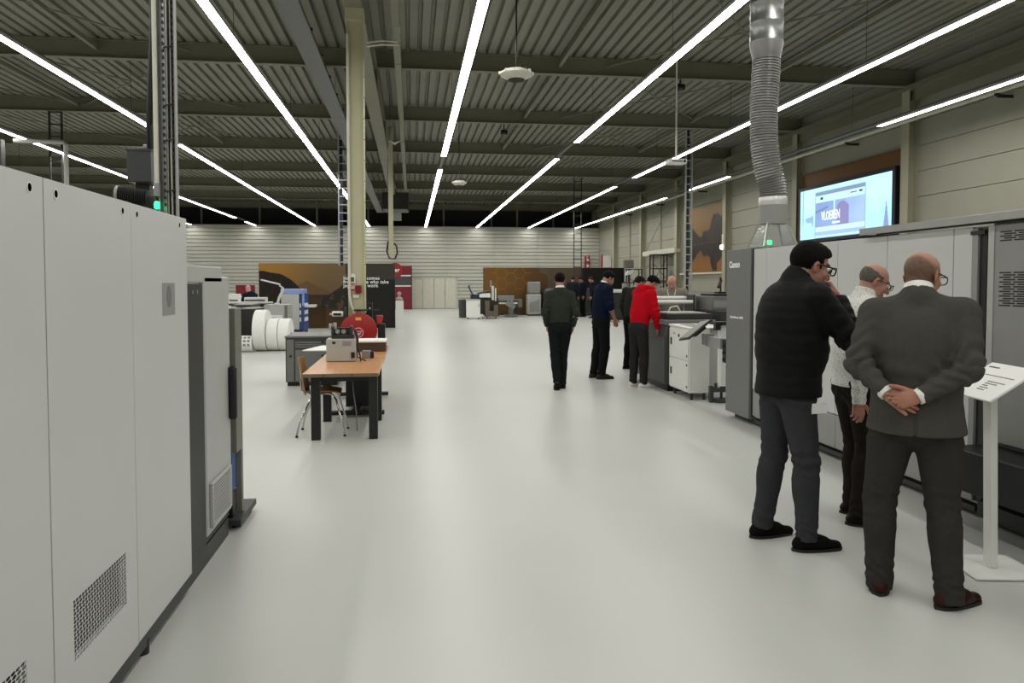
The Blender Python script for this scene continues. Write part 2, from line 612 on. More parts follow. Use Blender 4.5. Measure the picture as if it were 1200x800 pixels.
def grille_x(xf, y0, y1, z0, z1, ny, nz, rel=.36, stag=True, n=6, sx=1.0):
    """perforated plate in the plane x = xf: real openings"""
    m_ = MB()
    dy, dz = (y1 - y0) / ny, (z1 - z0) / nz
    for j in range(nz):
        for i in range(ny):
            cy = y0 + (i + .5) * dy
            cz = z0 + (j + .5) * dz
            sh = (dy * .18 if j % 2 else -dy * .18) if stag else 0
            ring, sq = [], []
            for k in range(8):
                a = 2 * PI * (k + .5) / 8
                c_, s_ = math.cos(a), math.sin(a)
                ring.append((xf, cy + sh * .6 + dy * rel * sx * c_, cz + dz * rel * s_))
                f_ = .5 / max(abs(c_), abs(s_))
                sq.append((xf, cy + dy * f_ * c_, cz + dz * f_ * s_))
            # square corners between samples
            o = len(m_.v)
            m_.v += ring + sq
            for k in range(8):
                m_.f.append((o + k, o + (k + 1) % 8, o + 8 + (k + 1) % 8, o + 8 + k))
                m_.mi.append(0)
            for s1, s2 in ((-1, -1), (-1, 1), (1, -1), (1, 1)):
                m_.v.append((xf, cy + dy * .5 * s1, cz + dz * .5 * s2))
            b = len(m_.v) - 4
            for k, cidx in ((0, 3), (2, 1), (4, 0), (6, 2)):
                m_.f.append((o + 8 + k, b + cidx, o + 8 + k + 1))
                m_.mi.append(0)
    return m_


# ================================================================== LEFT PRESS (nearest, left edge)
XL = -1.135
t = thing('digital_press', 'long pale grey press with tall flush side panels at the left edge', 'printing press', (-1.75, 2.3, 0))
seams = [.9, 1.63, 2.573, 3.327, 4.115]
for i, (a, b) in enumerate(zip(seams[:-1], seams[1:])):
    m_ = MB()
    hole = {1: (1.9, 2.398, .29, .49), 2: (2.72, 3.20, .32, .53)}.get(i)
    panel_x(m_, XL, .03, a + .004, b - .004, .10, 1.93, hole)
    m_.at(t).build('side_panel', M['machine_white'], t, bevel=0 if hole else .003, smooth=not hole)
    if hole:
        ya, yb, za, zb = hole
        grille_x(XL - .002, ya, yb, za, zb, 20 if i == 2 else 18, 15, rel=.455).at(t).build('vent_grille', M['machine_white'], t, smooth=False)
        MB().box(XL - .0305, XL - .026, ya, yb, za, zb).at(t).build('vent_backing', M['black'], t, smooth=False)
for y in (1.72, 2.485, 2.658, 3.235, 3.395, 3.99):
    q = MB().lathe([(.017, -.001), (.0175, .0022), (.0135, .0026), (.013, .0008)], (XL, y, 1.889), 'x', 20).at(t).build('lock_ring', M['white'], t)
    MB().lathe([(.013, .0), (.013, .0014)], (XL, y, 1.889), 'x', 18).at(t).build('lock_hole', M['void'], t)
MB().box(-2.35, XL - .031, .9, 4.11, .10, 1.92).at(t).build('body', M['machine_lgrey'], t, bevel=.004)
MB().box(-2.3, XL - .05, .95, 4.08, .0, .10).at(t).build('plinth', M['charcoal'], t, smooth=False)
MB().box(XL - .05, XL - .004, .95, 4.1, .035, .098).at(t).build('plinth_rail', M['charcoal'], t, bevel=.004)
MB().cyl((XL - .03, 3.45, 0), (XL - .03, 3.45, .06), .03, n=12).at(t).build('levelling_foot', M['black'], t)
MB().box(XL, XL + .0015, 3.711, 3.895, 1.452, 1.603).at(t).build('badge', M['machine_mid'], t, label='small mid grey square badge on the third panel')
MB().prism([(.035 * math.cos(a), .052 * math.sin(a)) for a in np.linspace(0, 2 * PI, 25)[:-1]], (XL + .0015, 3.805, 1.54), (0, 1, 0), (0, 0, 1), (.001, 0, 0)).at(t).build('badge_print', M['machine_grey'], t)

# lower end module of the left press
t = thing('press_end_module', 'lower grey module with black edge strip past the left press', 'printing press', (-1.75, 4.6, 0))
MB().box(-2.3, -1.165, 4.16, 5.06, .12, 1.60).at(t).build('body', M['jet'], t, bevel=.004)
MB().box(-2.3, -1.15, 4.16, 4.90, 1.605, 1.70).at(t).build('top_cover', M['machine_lgrey'], t, bevel=.008)
MB().box(-1.185, -1.155, 4.165, 4.475, .10, 1.60).at(t).build('edge_strip', M['jet'], t, bevel=.003)
m_ = MB()
panel_x(m_, -1.15, .035, 4.49, 5.08, .16, 1.645)
m_.at(t).build('door', M['machine_lgrey'], t, bevel=.012)
m_ = MB()
m_.box(-1.15, -1.128, 4.535, 5.0, .20, .215).box(-1.15, -1.128, 4.535, 5.0, .445, .46).box(-1.15, -1.128, 4.535, 4.555, .215, .445).box(-1.15, -1.128, 4.98, 5.0, .215, .445)
m_.at(t).build('grille_frame', M['machine_lgrey'], t, bevel=.005)
grille_x(-1.129, 4.555, 4.98, .215, .445, 20, 14).at(t).build('vent_grille', M['machine_lgrey'], t, smooth=False)
MB().box(-1.148, -1.143, 4.555, 4.98, .215, .445).at(t).build('vent_backing', M['charcoal'], t, smooth=False)
m_ = MB().box(-1.15, -1.10, 5.015, 5.06, .74, 1.08)
m_.at(t).build('door_handle', M['black'], t, bevel=.015)
MB().box(-2.25, -1.165, 4.18, 5.04, .0, .11).at(t).build('plinth', M['charcoal'], t)
for y in (4.27, 4.36):
    MB().lathe([(.012, 0), (.012, .004)], (-1.155, y, 1.555), 'x', 12).at(t).build('screw', M['alu'], t)
t = thing('infeed_frame', 'narrow olive grey upright frame with blue box behind press door', 'machine frame', (-1.4, 5.3, 0))
MB().box(-1.7, -1.25, 5.10, 5.14, .05, 1.33).at(t).build('back_plate', M['olive'], t)
MB().box(-1.22, -1.13, 5.15, 5.33, .50, 1.44).at(t).build('side_plate', M['olive'], t, bevel=.004)
MB().box(-1.17, -1.13, 5.28, 5.33, .04, .50).at(t).build('leg', M['olive'], t, bevel=.003)
MB().box(-1.3, -1.16, 5.145, 5.25, .25, .56).at(t).build('blue_box', M['blue'], t, bevel=.006)
MB().box(-1.3, -1.16, 5.145, 5.25, .08, .245).at(t).build('drive_unit', M['black'], t, bevel=.006)
MB().box(-1.3, -1.10, 5.10, 5.60, .035, .075).at(t).build('foot_beam', M['charcoal'], t, bevel=.004)
MB().cyl((-1.15, 5.52, 0), (-1.15, 5.52, .036), .03, n=12).cyl((-1.15, 5.2, 0), (-1.15, 5.2, .036), .03, n=12).at(t).build('foot', M['black'], t)

# ---- cable pole standing on the left press
t = thing('cable_pole', 'twin slotted steel cable pole rising from the left press to the roof', 'cable pole', (-1.2, 4.0, 1.925))
for n_, (xa, xb) in enumerate(((-1.226, -1.188), (-1.165, -1.143))):
    m_ = MB()
    m_.box(xa, xb, 4.02, 4.026, 1.925, 6.4).box(xa, xa + .005, 3.985, 4.02, 1.925, 6.4).box(xb - .005, xb, 3.985, 4.02, 1.925, 6.4)
    m_.at(t).build('strut_channel', M['galv'] if n_ == 0 else M['machine_mid'], t, smooth=False)
m_ = MB()
z = 1.98
while z < 4.1:
    m_.box(-1.200, -1.191, 3.980, 3.9855, z, z + .016)
    m_.box(-1.158, -1.150, 3.980, 3.9855, z + .01, z + .026)
    z += .034
m_.at(t).build('slot_row', M['black'], t, smooth=False)['kind'] = 'stuff'
MB().cyl((-1.232, 3.975, 2.08), (-1.232, 3.975, 6.4), .011, n=10).at(t).build('conduit_tube', M['offwhite'], t)
MB().cyl((-1.232, 3.975, 2.03), (-1.232, 3.975, 2.09), .016, n=12).at(t).build('conduit_gland', M['machine_mid'], t)
MB().lathe([(.006, 0), (.012, .004), (.0135, .02), (.011, .034), (.004, .038)], (-1.232, 3.97, 1.965), 'z', 14).at(t).build('signal_lamp', M['green_led'], t, label='glowing green signal lamp')
for i in range(5):
    r_ = np.random.default_rng(i)
    pts = [(-1.183 + .006 * i + .004 * math.sin(z * 2.1 + i * 1.7), 4.0 + .006 * math.cos(z * 3 + i), z) for z in np.arange(1.94, 6.4, .16)]
    MB().tube(pts, .0055, 6).at(t).build('cable', M['rubber'] if i % 3 else M['offwhite'], t)
for z in (2.05, 2.3, 2.47, 2.75, 3.0, 3.3):
    MB().tube([(-1.19, 3.978, z), (-1.15, 3.978, z + .01), (-1.146, 4.03, z + .01), (-1.19, 4.03, z), (-1.19, 3.978, z)], .004, 6).at(t).build('cable_tie', M['black'], t)
t = thing('control_box', 'grey electrical box with thick black hose on the left press', 'electrical box', (-1.40, 4.3, 1.925))
MB().box(-1.465, -1.345, 4.25, 4.40, 2.13, 2.31).box(-1.468, -1.342, 4.245, 4.405, 2.29, 2.306).at(t).build('box', M['machine_dark'], t, bevel=.004)
MB().box(-1.40, -1.36, 4.30, 4.36, 2.306, 2.335).at(t).build('cable_gland', M['machine_lgrey'], t, bevel=.004)
m_ = MB().box(-1.44, -1.37, 4.30, 4.36, 1.925, 2.13)
m_.at(t).build('support', M['charcoal'], t)
pts = [(-1.46 + .045 * i, 4.16 + .004 * i, 2.02 - .01 * i) for i in range(4)]
m_ = MB()
for i in range(14):
    x = -1.475 + .0105 * i
    m_.lathe([(.042, 0), (.050, .003), (.050, .006), (.042, .0095)], (x, 4.17, 2.045 - .0012 * i), 'x', 16)
m_.at(t).build('hose', M['rubber'], t)
MB().lathe([(.046, -.016), (.053, -.014), (.053, 0), (.046, .002)], (-1.472, 4.17, 2.047), 'x', 18).at(t).build('hose_collar', M['machine_mid'], t)
MB().tube([(-1.345, 4.17, 2.03), (-1.33, 4.17, 2.0), (-1.325, 4.17, 1.925)], .042, 10).at(t).build('hose_end', M['rubber'], t)
MB().tube([(-1.35, 4.26, 2.31), (-1.33, 4.2, 2.36), (-1.30, 4.1, 2.40), (-1.26, 4.06, 2.9), (-1.26, 4.06, 6.4)], .017, 8).at(t).build('supply_cable', M['black'], t)

# ================================================================== RIGHT PRESS
XR = 3.80
t = thing('inkjet_press', 'long white panelled press with grey front tower along the right side', 'printing press', (4.4, 6.6, 0))
MB().box(XR + .03, 5.2, 4.70, 8.20, .10, 1.985).at(t).build('body', M['machine_lgrey'], t, smooth=False)
MB().box(XR - .03, 5.2, 8.205, 8.85, .07, 2.0).at(t).build('front_tower', M['machine_grey'], t, bevel=.006, label='dark grey tower with white lettering')
MB().box(XR, 5.2, 8.185, 8.204, .1, 1.99).at(t).build('shadow_gap', M['black'], t, smooth=False)
wtext('Canon', .105, M['paper'], t, (XR - .0315, 8.775, 1.79), (R(90), 0, R(-90)), bold=.004)
wtext('ColorStream 6000', .036, M['paper'], t, (XR - .0315, 8.74, 1.195), (R(90), 0, R(-90)), bold=.001, xs=1.25)
sm = [8.18, 7.87, 6.475, 5.752, 4.988, 4.80]
for a, b in zip(sm[1:], sm[:-1]):
    MB().box(XR, XR + .028, a + .004, b - .004, .42, 1.985).at(t).build('side_panel', M['machine_white'], t, bevel=.003)
    MB().box(XR + .003, XR + .028, a + .003, b - .003, .115, .413).at(t).build('skirt_panel', M['machine_mid'], t, bevel=.003)
MB().box(XR + .07, 5.1, 4.72, 8.8, 0, .10).at(t).build('plinth', M['black'], t, smooth=False)
MB().box(XR + .02, XR + .07, 4.75, 8.15, .04, .075).at(t).build('plinth_rail', M['charcoal'], t, smooth=False)
MB().box(XR - .012, XR + .03, 4.74, 4.795, .12, 1.975).at(t).build('corner_post', M['machine_mid'], t, bevel=.004)
MB().box(XR + .005, XR + .03, 4.675, 4.737, .12, 1.97).box(XR - .02, XR + .01, 4.67, 4.80, 1.93, 1.955).at(t).build('module_gap_shade', M['black'], t, smooth=False)  # black fill paints the shade of the open gap between the modules
tr = thing('top_rail', 'long aluminium rail lying along the top edge of the right press', 'rail', (XR, 4.5, 2.0))
m_ = MB().box(XR - .05, XR + .06, 2.9, 6.05, 2.010, 2.050).box(XR - .06, XR - .05, 2.9, 6.05, 2.005, 2.060)
m_.at(tr).build('rail', M['alu'], tr, bevel=.003)
MB().box(XR + .0, XR + .05, 2.9, 5.9, 2.0, 2.012).at(tr).build('rail_gap_shade', M['black'], tr, smooth=False)  # black strip stands in for the shade in the gap beneath the rail

t = thing('drying_module', 'grey cabinet with rows of vent slots behind the sign stand', 'printing press', (4.4, 4.0, 0))
m_ = MB()
panel_x(m_, XR, .03 * -1, 2.75, 4.655, .56, 1.985)
m_.at(t).build('front_panel', M['machine_mid'], t, bevel=.004)
MB().box(XR - .006, XR, 4.60, 4.652, .56, 1.985).at(t).build('panel_edge', M['machine_lgrey'], t, smooth=False)
for za, zb, n_ in ((1.875, 1.945, 5), (1.455, 1.682, 15)):
    for j in range(n_):
        z = za + (zb - za) * j / n_
        m_ = MB()
        for k, y in enumerate(np.arange(4.555 - (.035 if j % 2 else 0), 3.3, -.118)):
            m_.box(XR - .0012, XR + .001, y - .098, y, z, z + .009)
        m_.at(t).build('vent_slot_row', M['black'], t, smooth=False)
MB().box(XR + .032, 5.2, 2.75, 4.65, .1, 1.98).at(t).build('body', M['machine_grey'], t, smooth=False)
MB().box(XR - .30, XR + .03, 2.9, 4.62, .27, .535).at(t).build('drawer_box', M['black'], t, bevel=.006)
MB().box(XR - .01, XR + .03, 2.75, 4.655, .17, .265).at(t).build('lower_rail', M['machine_mid'], t, bevel=.003)
MB().box(XR + .03, 5.1, 2.8, 4.64, 0, .1).box(XR - .05, XR + .02, 2.8, 4.64, .05, .15).at(t).build('plinth', M['black'], t, smooth=False)
MB().box(XR + .03, 5.2, 2.74, 4.65, 1.985, 2.0).at(t).build('top_cover', M['machine_mid'], t)

# exhaust duct above the right press
DX, DY = 3.925, 8.2
t = thing('exhaust_duct', 'round metal exhaust duct with ribbed flex hose above the right press', 'duct', (4.02, DY, 1.99))
m_ = MB()
prof = [(.178, 6.78)]
z = 6.78
while z > 4.46:
    prof += [(.178, z - .19), (.183, z - .195), (.183, z - .205), (.178, z - .21)]
    z -= .21
prof.append((.178, 4.27))
m_.lathe([(r, z) for r, z in reversed(prof)], (DX, DY, 0), 'z', 32)
m_.at(t).build('spiral_duct', M['galv'], t, angle=50)
MB().lathe([(.148, 4.08), (.182, 4.25), (.182, 4.28)], (DX, DY, 0), 'z', 32).at(t).build('reducer', M['flex'], t)
path = [(3.93, 4.10), (3.92, 3.89), (3.91, 3.70), (3.905, 3.506), (3.905, 3.315), (3.915, 3.125), (3.94, 2.963), (3.982, 2.80), (4.022, 2.686), (4.027, 2.553)]
px_, pz_ = np.array([a for a, b in path]), np.array([b for a, b in path])
zz = np.linspace(4.10, 2.553, 53)
xx = np.interp(zz, pz_[::-1], px_[::-1])
k_ = np.convolve(np.pad(xx, 3, 'edge'), np.ones(7) / 7, 'valid')
pts, rs = [], []
for i in range(len(zz) - 1):
    for s_, r_ in ((0, .138), (.25, .152), (.55, .152), (.8, .138)):
        f_ = i + s_
        a, b = int(f_), min(int(f_) + 1, len(zz) - 1)
        w_ = f_ - a
        pts.append((k_[a] * (1 - w_) + k_[b] * w_, DY, zz[a] * (1 - w_) + zz[b] * w_))
        rs.append(r_)
MB().tube(pts, rs, 28).at(t).build('flex_hose', M['flex'], t, angle=60)
HX = 4.027
MB().lathe([(.152, 2.477), (.156, 2.486), (.156, 2.553), (.150, 2.572)], (HX, DY, 0), 'z', 32).at(t).build('hose_clamp', M['bright'], t)
MB().lathe([(.143, 2.262), (.151, 2.267), (.151, 2.477)], (HX, DY, 0), 'z', 32).at(t).build('duct_collar', M['machine_mid'], t)
vs = [(HX + .115 * sx, DY + .115 * sy, 2.267) for sx, sy in ((-1, -1), (1, -1), (1, 1), (-1, 1))] + [(HX + .2 * sx, DY + .2 * sy, 2.008) for sx, sy in ((-1, -1), (1, -1), (1, 1), (-1, 1))]
MB().add(vs, [(i, i + 4, (i + 1) % 4 + 4, (i + 1) % 4) for i in range(4)]).at(t).build('clear_hood', M['glass'], t, smooth=False)
for i in range(4):
    MB().tube([vs[i], vs[i + 4]], .012, 4).at(t).build('hood_edge', M['alu'], t)
MB().box(3.885, 3.925, 8.01, 8.04, 2.03, 2.075).at(t).build('indicator_lamp', M['green_led'], t, bevel=.005, label='small green indicator lamp')

# ================================================================== press table section behind the right press
t = thing('press_infeed', 'long dark grey machine base that the red hoodie man bends over', 'printing press', (4.1, 12.0, 0))
MB().box(3.74, 4.45, 10.95, 12.5, .10, .99).at(t).build('base_body', M['machine_dark'], t, bevel=.008)
for a, b in ((10.97, 11.73), (11.74, 12.48)):
    MB().box(3.725, 3.74, a, b, .12, .80).at(t).build('base_panel', M['machine_dark'], t, bevel=.004)
MB().box(3.78, 4.4, 11.0, 12.4, 0, .1).at(t).build('plinth', M['black'], t, smooth=False)
MB().box(3.72, 4.5, 10.95, 12.5, .99, 1.06).at(t).build('machine_deck', M['machine_grey'], t, bevel=.006)
MB().box(3.8, 4.5, 11.1, 11.95, 1.06, 1.15).at(t).build('feed_tray', M['charcoal'], t, bevel=.01)
MB().box(3.85, 4.45, 11.2, 11.85, 1.15, 1.162).at(t).build('tray_sheet', M['machine_lgrey'], t)
for z, y in ((1.30, 12.1), (1.36, 12.4)):
    MB().cyl((3.78, y, z), (4.60, y, z), .034, n=16).at(t).build('feed_roller', M['white'], t)
for x in (3.78, 4.57):
    MB().box(x, x + .03, 12.05, 12.47, 1.06, 1.42).at(t).build('roller_bracket', M['charcoal'], t)
MB().tube([(4.1, 12.0, 1.1), (4.16, 11.98, 1.22), (4.26, 11.96, 1.24), (4.34, 11.96, 1.12)], .012, 8).at(t).build('loop_hose', M['white'], t)
t = thing('registration_unit', 'low grey box unit on a side bench behind the white cabinet', 'machine unit', (4.95, 11.9, 0))
MB().box(4.68, 5.3, 11.2, 12.5, .1, 1.18).at(t).build('bench', M['charcoal'], t, bevel=.006)
MB().box(4.70, 5.2, 11.6, 12.3, 1.18, 1.40).at(t).build('housing', M['machine_grey'], t, bevel=.008)
MB().box(4.73, 5.06, 11.592, 11.6, 1.22, 1.33).at(t).build('name_plate', M['machine_mid'], t)
MB().box(4.78, 5.22, 11.7, 12.3, 1.40, 1.44).at(t).build('lid', M['black'], t, bevel=.008)
MB().box(4.72, 5.25, 11.25, 12.45, 0, .1).at(t).build('plinth', M['black'], t)
t2 = thing('inspection_scope', 'small black inspection scope on the grey box unit', 'instrument', (5.0, 12.0, 1.44))
MB().box(4.95, 5.08, 11.95, 12.1, 1.44, 1.47).cyl((5.03, 12.05, 1.47), (5.03, 12.05, 1.62), .014, n=10).at(t2).build('stand', M['black'], t2)
MB().cyl((4.96, 11.98, 1.54), (5.03, 12.03, 1.66), .026, n=12).at(t2).build('barrel', M['black'], t2)
MB().cyl((5.02, 12.03, 1.66), (5.0, 11.98, 1.70), .018, n=12).at(t2).build('eyepiece', M['charcoal'], t2)

t = thing('control_cabinet', 'white two-door control cabinet standing before the grey press tower', 'cabinet', (4.0, 10.4, 0))
MB().box(3.76, 4.05, 10.05, 10.85, .10, .99).at(t).build('body', M['white'], t, bevel=.008)
MB().box(4.05, 4.27, 10.2, 10.8, .10, .94).at(t).build('side_unit', M['machine_white'], t, bevel=.008)
MB().prism([(10.03, .985), (10.87, .985), (10.87, 1.015), (10.03, 1.0)], (3.745, 0, 0), (0, 1, 0), (0, 0, 1), (.53, 0, 0)).at(t).build('top_cover', M['white'], t, bevel=.006)
for za, zb in ((.12, .53), (.545, .96)):
    d = MB().box(3.745, 3.76, 10.07, 10.83, za, zb).at(t).build('door', M['white'], t, bevel=.004)
    MB().box(3.735, 3.745, 10.72, 10.76, za + .18, za + .28).at(t).build('door_handle', M['black'], d)
    for z in (za + .06, zb - .05):
        MB().lathe([(.016, -.006), (.016, 0)], (3.745, 10.11, z), 'x', 12).at(t).build('hinge_cap', M['black'], d)
MB().box(3.741, 3.746, 10.40, 10.46, .85, .89).at(t).build('emblem', M['charcoal'], t)
MB().box(3.741, 3.746, 10.58, 10.66, .88, .90).at(t).build('name_mark', M['machine_mid'], t)
MB().box(3.84, 4.02, 10.2, 10.66, 1.004, 1.022).at(t).build('key_pad', M['machine_lgrey'], t, bevel=.004)
MB().box(3.88, 3.98, 10.26, 10.58, 1.022, 1.026).at(t).build('display', M['machine_grey'], t)
MB().box(4.06, 4.22, 10.3, 10.7, 1.006, 1.02).at(t).build('paper_note', M['paper'], t)
for x in (3.82, 4.0):
    for y in (10.12, 10.78):
        MB().cyl((x, y, 0), (x, y, .10), .022, n=10).at(t).build('foot', M['charcoal'], t)
t = thing('operator_panel', 'tilted grey touch panel on an arm from the press tower', 'control panel', (3.7, 9.3, .9))
q = Matrix.Rotation(R(-38), 3, Vector((0.2, 1, 0)).normalized())
MB().box(3.45, 3.85, 9.35, 9.75, .985, 1.01, rot=q).at(t).build('panel_back', M['charcoal'], t, bevel=.006)
MB().box(3.47, 3.83, 9.37, 9.73, 1.01, 1.018, rot=q, c=(3.65, 9.55, .9975)).at(t).build('panel_glass', M['machine_mid'], t, bevel=.002)
MB().box(3.56, 3.74, 9.40, 9.66, .95, .985, rot=q, c=(3.65, 9.55, .9975)).at(t).build('back_housing', M['black'], t, bevel=.006)
MB().box(3.70, 3.84, 9.38, 9.46, .82, .96).at(t).build('bracket', M['machine_mid'], t, bevel=.004)
MB().box(3.74, 3.86, 8.95, 9.45, .80, .93).at(t).build('arm', M['machine_mid'], t, bevel=.004)
m_ = MB().box(3.765, 3.86, 8.846, 8.95, .64, .92)
m_.at(t).build('hinge', M['black'], t, bevel=.008)
for z in (.68, .76, .84):
    MB().cyl((3.75, 8.9, z), (3.765, 8.9, z), .018, n=10).at(t).build('knob', M['black'], t)
t = thing('paper_web', 'white paper web roll standing between the cabinet and the tower', 'paper roll', (4.15, 9.88, 0))
MB().cyl((4.15, 9.88, .22), (4.15, 9.88, 1.04), .055, n=24).at(t).build('roll', M['paper'], t)
MB().cyl((4.15, 9.88, .05), (4.15, 9.88, 1.08), .018, n=10).at(t).build('spindle', M['charcoal'], t)
MB().box(4.02, 4.3, 9.78, 9.98, 1.06, 1.09).box(4.03, 4.10, 9.80, 9.88, .98, 1.06).at(t).build('top_bracket', M['jet'], t)
MB().box(4.0, 4.3, 9.84, 9.92, .14, .19).box(3.98, 4.03, 9.85, 9.91, .0, .22).cyl((4.07, 9.88, .19), (4.07, 9.88, .26), .02, n=10).box(4.05, 4.25, 9.78, 9.98, 0, .05).at(t).build('foot_frame', M['machine_dark'], t)

# ================================================================== sign stand, right
t = thing('sign_stand', 'white metal sign stand with a tilted info board at right edge', 'sign', (3.22, 3.87, 0))
MB().box(-.19, .19, -.18, .20, .004, .016).build('base_plate', M['white'], t, bevel=.003)
t.rotation_euler = (0, 0, R(-100))
m_ = MB().box(-.038, .038, -.02, .02, .016, 1.02)
po = m_.build('post', M['white'], t, bevel=.004)
po.rotation_euler = (R(1.2), R(-.5), 0)
q = Euler((R(38), R(-2), R(-6))).to_matrix()
m_ = MB().box(-.21, .21, -.15, .15, -.006, .006)
b_ = m_.build('board', M['paper'], t, bevel=.002)
b_.location = (0, -.02, 1.055)
b_.rotation_euler = (R(34), 0, 0)
# unreadable small print on the board: rows of dark strokes
m_ = MB()
r_ = random.Random(3)


def strokes(m_, x0, x1, y, h):
    x = x0
    while x < x1:
        w = r_.uniform(.006, .016)
        m_.box(x, min(x + w, x1), y, y + h, .0061, .0066)
        x += w + .003


strokes(m_, -.18, -.08, .105, .011)
strokes(m_, -.18, .15, .04, .006)
for k, (a, b) in enumerate(((-.02, .14), (-.02, .09), (-.02, .03), (-.02, .06), (-.02, .05))):
    strokes(m_, a, b, -.01 - .018 * k, .007)
m_.build('small_print', M['charcoal'], b_, smooth=False)['kind'] = 'stuff'

# ================================================================== worktables, centre left
t = thing('work_table', 'beech topped worktable on four black legs with a tape machine', 'table', (-.72, 8.9, 0))
MB().box(-1.10, -.335, 7.92, 9.60, .655, .69).at(t).build('table_top', M['table'], t, bevel=.004)
MB().box(-1.10, -.335, 7.905, 7.92, .655, .689).at(t).build('edge_strip', M['brown'], t)
for x in (-1.02, -.44):
    for y in (7.98, 9.05):
        MB().box(x, x + .09, y, y + .09, 0, .655).at(t).build('leg', M['black'], t, bevel=.004)
MB().box(-1.0, -.36, 8.0, 9.1, .60, .654).at(t).build('apron', M['black'], t)
for x in (-.88, -.6):
    MB().lathe([(.008, -.003), (.008, 0)], (x, 7.905, .672), 'y', 10).at(t).build('screw_cap', M['charcoal'], t)
t = thing('pedestal_table', 'second beech table on a black pedestal, behind the four legged one', 'table', (-.72, 10.5, 0))
MB().box(-1.10, -.33, 9.61, 11.45, .655, .69).at(t).build('table_top', M['table'], t, bevel=.004)
MB().box(-.82, -.44, 9.75, 10.3, .06, .65).at(t).build('pedestal', M['black'], t, bevel=.006)
for y in (9.35, 10.95):
    MB().box(-1.0, -.33, y, y + .09, .02, .07).at(t).build('foot', M['black'], t, bevel=.01)
MB().box(-.72, -.62, 9.40, 11.0, .03, .08).at(t).build('stretcher', M['black'], t)
MB().box(-.72, -.62, 10.9, 11.0, .06, .65).at(t).build('rear_column', M['black'], t)
o = MB().tube([(-.64, 8.5, .598), (-.635, 8.48, .45), (-.60, 8.45, .2), (-.59, 8.44, .005)], .008, 6).build('power_cable', M['machine_grey'])
tag(o, 'grey power cable hanging down under the beech worktable', 'cable')

t = thing('tape_machine', 'small beige grey desktop tape machine on the beech worktable', 'machine', (-.81, 9.2, .69))
MB().box(-.985, -.645, 9.12, 9.40, .695, .955).at(t).build('case', M['machine_lgrey'], t, bevel=.006)
MB().box(-.975, -.655, 9.13, 9.39, .69, .695).at(t).build('foot_plate', M['charcoal'], t)
MB().box(-.915, -.88, 9.114, 9.12, .90, .925).at(t).build('switch', M['black'], t)
MB().box(-.80, -.70, 9.115, 9.12, .88, .93).at(t).build('type_plate', M['machine_mid'], t)
m_ = MB().box(-.93, -.67, 9.18, 9.38, .955, 1.0).box(-.93, -.90, 9.16, 9.36, 1.0, 1.10).box(-.72, -.69, 9.16, 9.36, 1.0, 1.10).box(-.9, -.72, 9.3, 9.35, 1.0, 1.08)
m_.at(t).build('mechanism', M['charcoal'], t, bevel=.004)
for x in (-.86, -.79):
    MB().lathe([(.026, -.01), (.026, 0), (.018, .002)], (x, 9.18, 1.04), 'y', 14).at(t).build('guide_wheel', M['machine_mid'], t)
for x, z in ((-.945, 1.13), (-.895, 1.14)):
    MB().box(x - .018, x + .018, 9.22, 9.27, 1.06, z).at(t).build('tape_lever', M['machine_lgrey'], t, bevel=.004)
m_ = MB().tube([(-.66, 9.3, 1.05), (-.63, 9.22, .97), (-.625, 9.18, .85), (-.60, 9.16, .75), (-.59, 9.1, .70)], .010, 8)
m_.tube([(-.68, 9.3, 1.06), (-.645, 9.2, .99), (-.635, 9.16, .85), (-.63, 9.14, .74), (-.53, 9.1, .70)], .008, 8)
m_.at(t).build('cable', M['black'], t)
MB().box(-.70, -.66, 9.10, 9.12, .735, .80).at(t).build('power_socket', M['black'], t)
t = thing('tape_dispenser', 'small grey and black device on the worktable beside the tape machine', 'device', (-.52, 9.55, .69))
MB().box(-.60, -.50, 9.5, 9.62, .69, .78).at(t).build('case', M['machine_mid'], t, bevel=.005)
MB().box(-.50, -.46, 9.5, 9.6, .69, .77).at(t).build('head', M['black'], t, bevel=.005)
t = thing('flat_carton', 'flat dark carton with a white top on the second beech table', 'box', (-.55, 10.6, .69))
MB().box(-.79, -.345, 10.42, 10.85, .69, .815).at(t).build('carton', mat('dark_carton', (70, 54, 40), .6), t, bevel=.003)
MB().box(-.80, -.335, 10.40, 10.87, .815, .84).at(t).build('lid', M['paper'], t, bevel=.003)
o = MB().prism([(-1.46, 10.62), (-1.0, 10.58), (-1.0, 11.42), (-1.30, 11.4)], (0, 0, .691), (1, 0, 0), (0, 1, 0), (0, 0, .012)).build('paper_sheet', M['paper'])
tag(o, 'white sheet sticking out over the left edge of the second beech table', 'paper')

# chair
t = thing('school_chair', 'plywood shell chair on chrome legs tucked under the beech worktable', 'chair', (-.94, 8.38, 0), R(-90))
m_ = MB()
nx, ny = 9, 9
for name_, fn in (('seat', lambda u, v: (u * .19 * (1 - .12 * max(0, v)), v * .19, .455 + .03 * u * u - .02 * (v > .5) * (v - .5) * 2)),):
    vs = [fn(-1 + 2 * i / (nx - 1), -1 + 2 * j / (ny - 1)) for j in range(ny) for i in range(nx)]
    fs = [(j * nx + i, j * nx + i + 1, (j + 1) * nx + i + 1, (j + 1) * nx + i) for j in range(ny - 1) for i in range(nx - 1)]
    o = MB().add(vs, fs).build(name_, M['plywood'], t)
    sd = o.modifiers.new('solid', 'SOLIDIFY')
    sd.thickness = .012
    sb = o.modifiers.new('sub', 'SUBSURF')
    sb.levels = sb.render_levels = 2


def back_pt(u, v):
    w = .185 * (1 - .25 * abs(v) ** 2.5)
    return (u * w, -.235 - .03 * v + .045 * u * u - .0 * v, .62 + .20 * v)


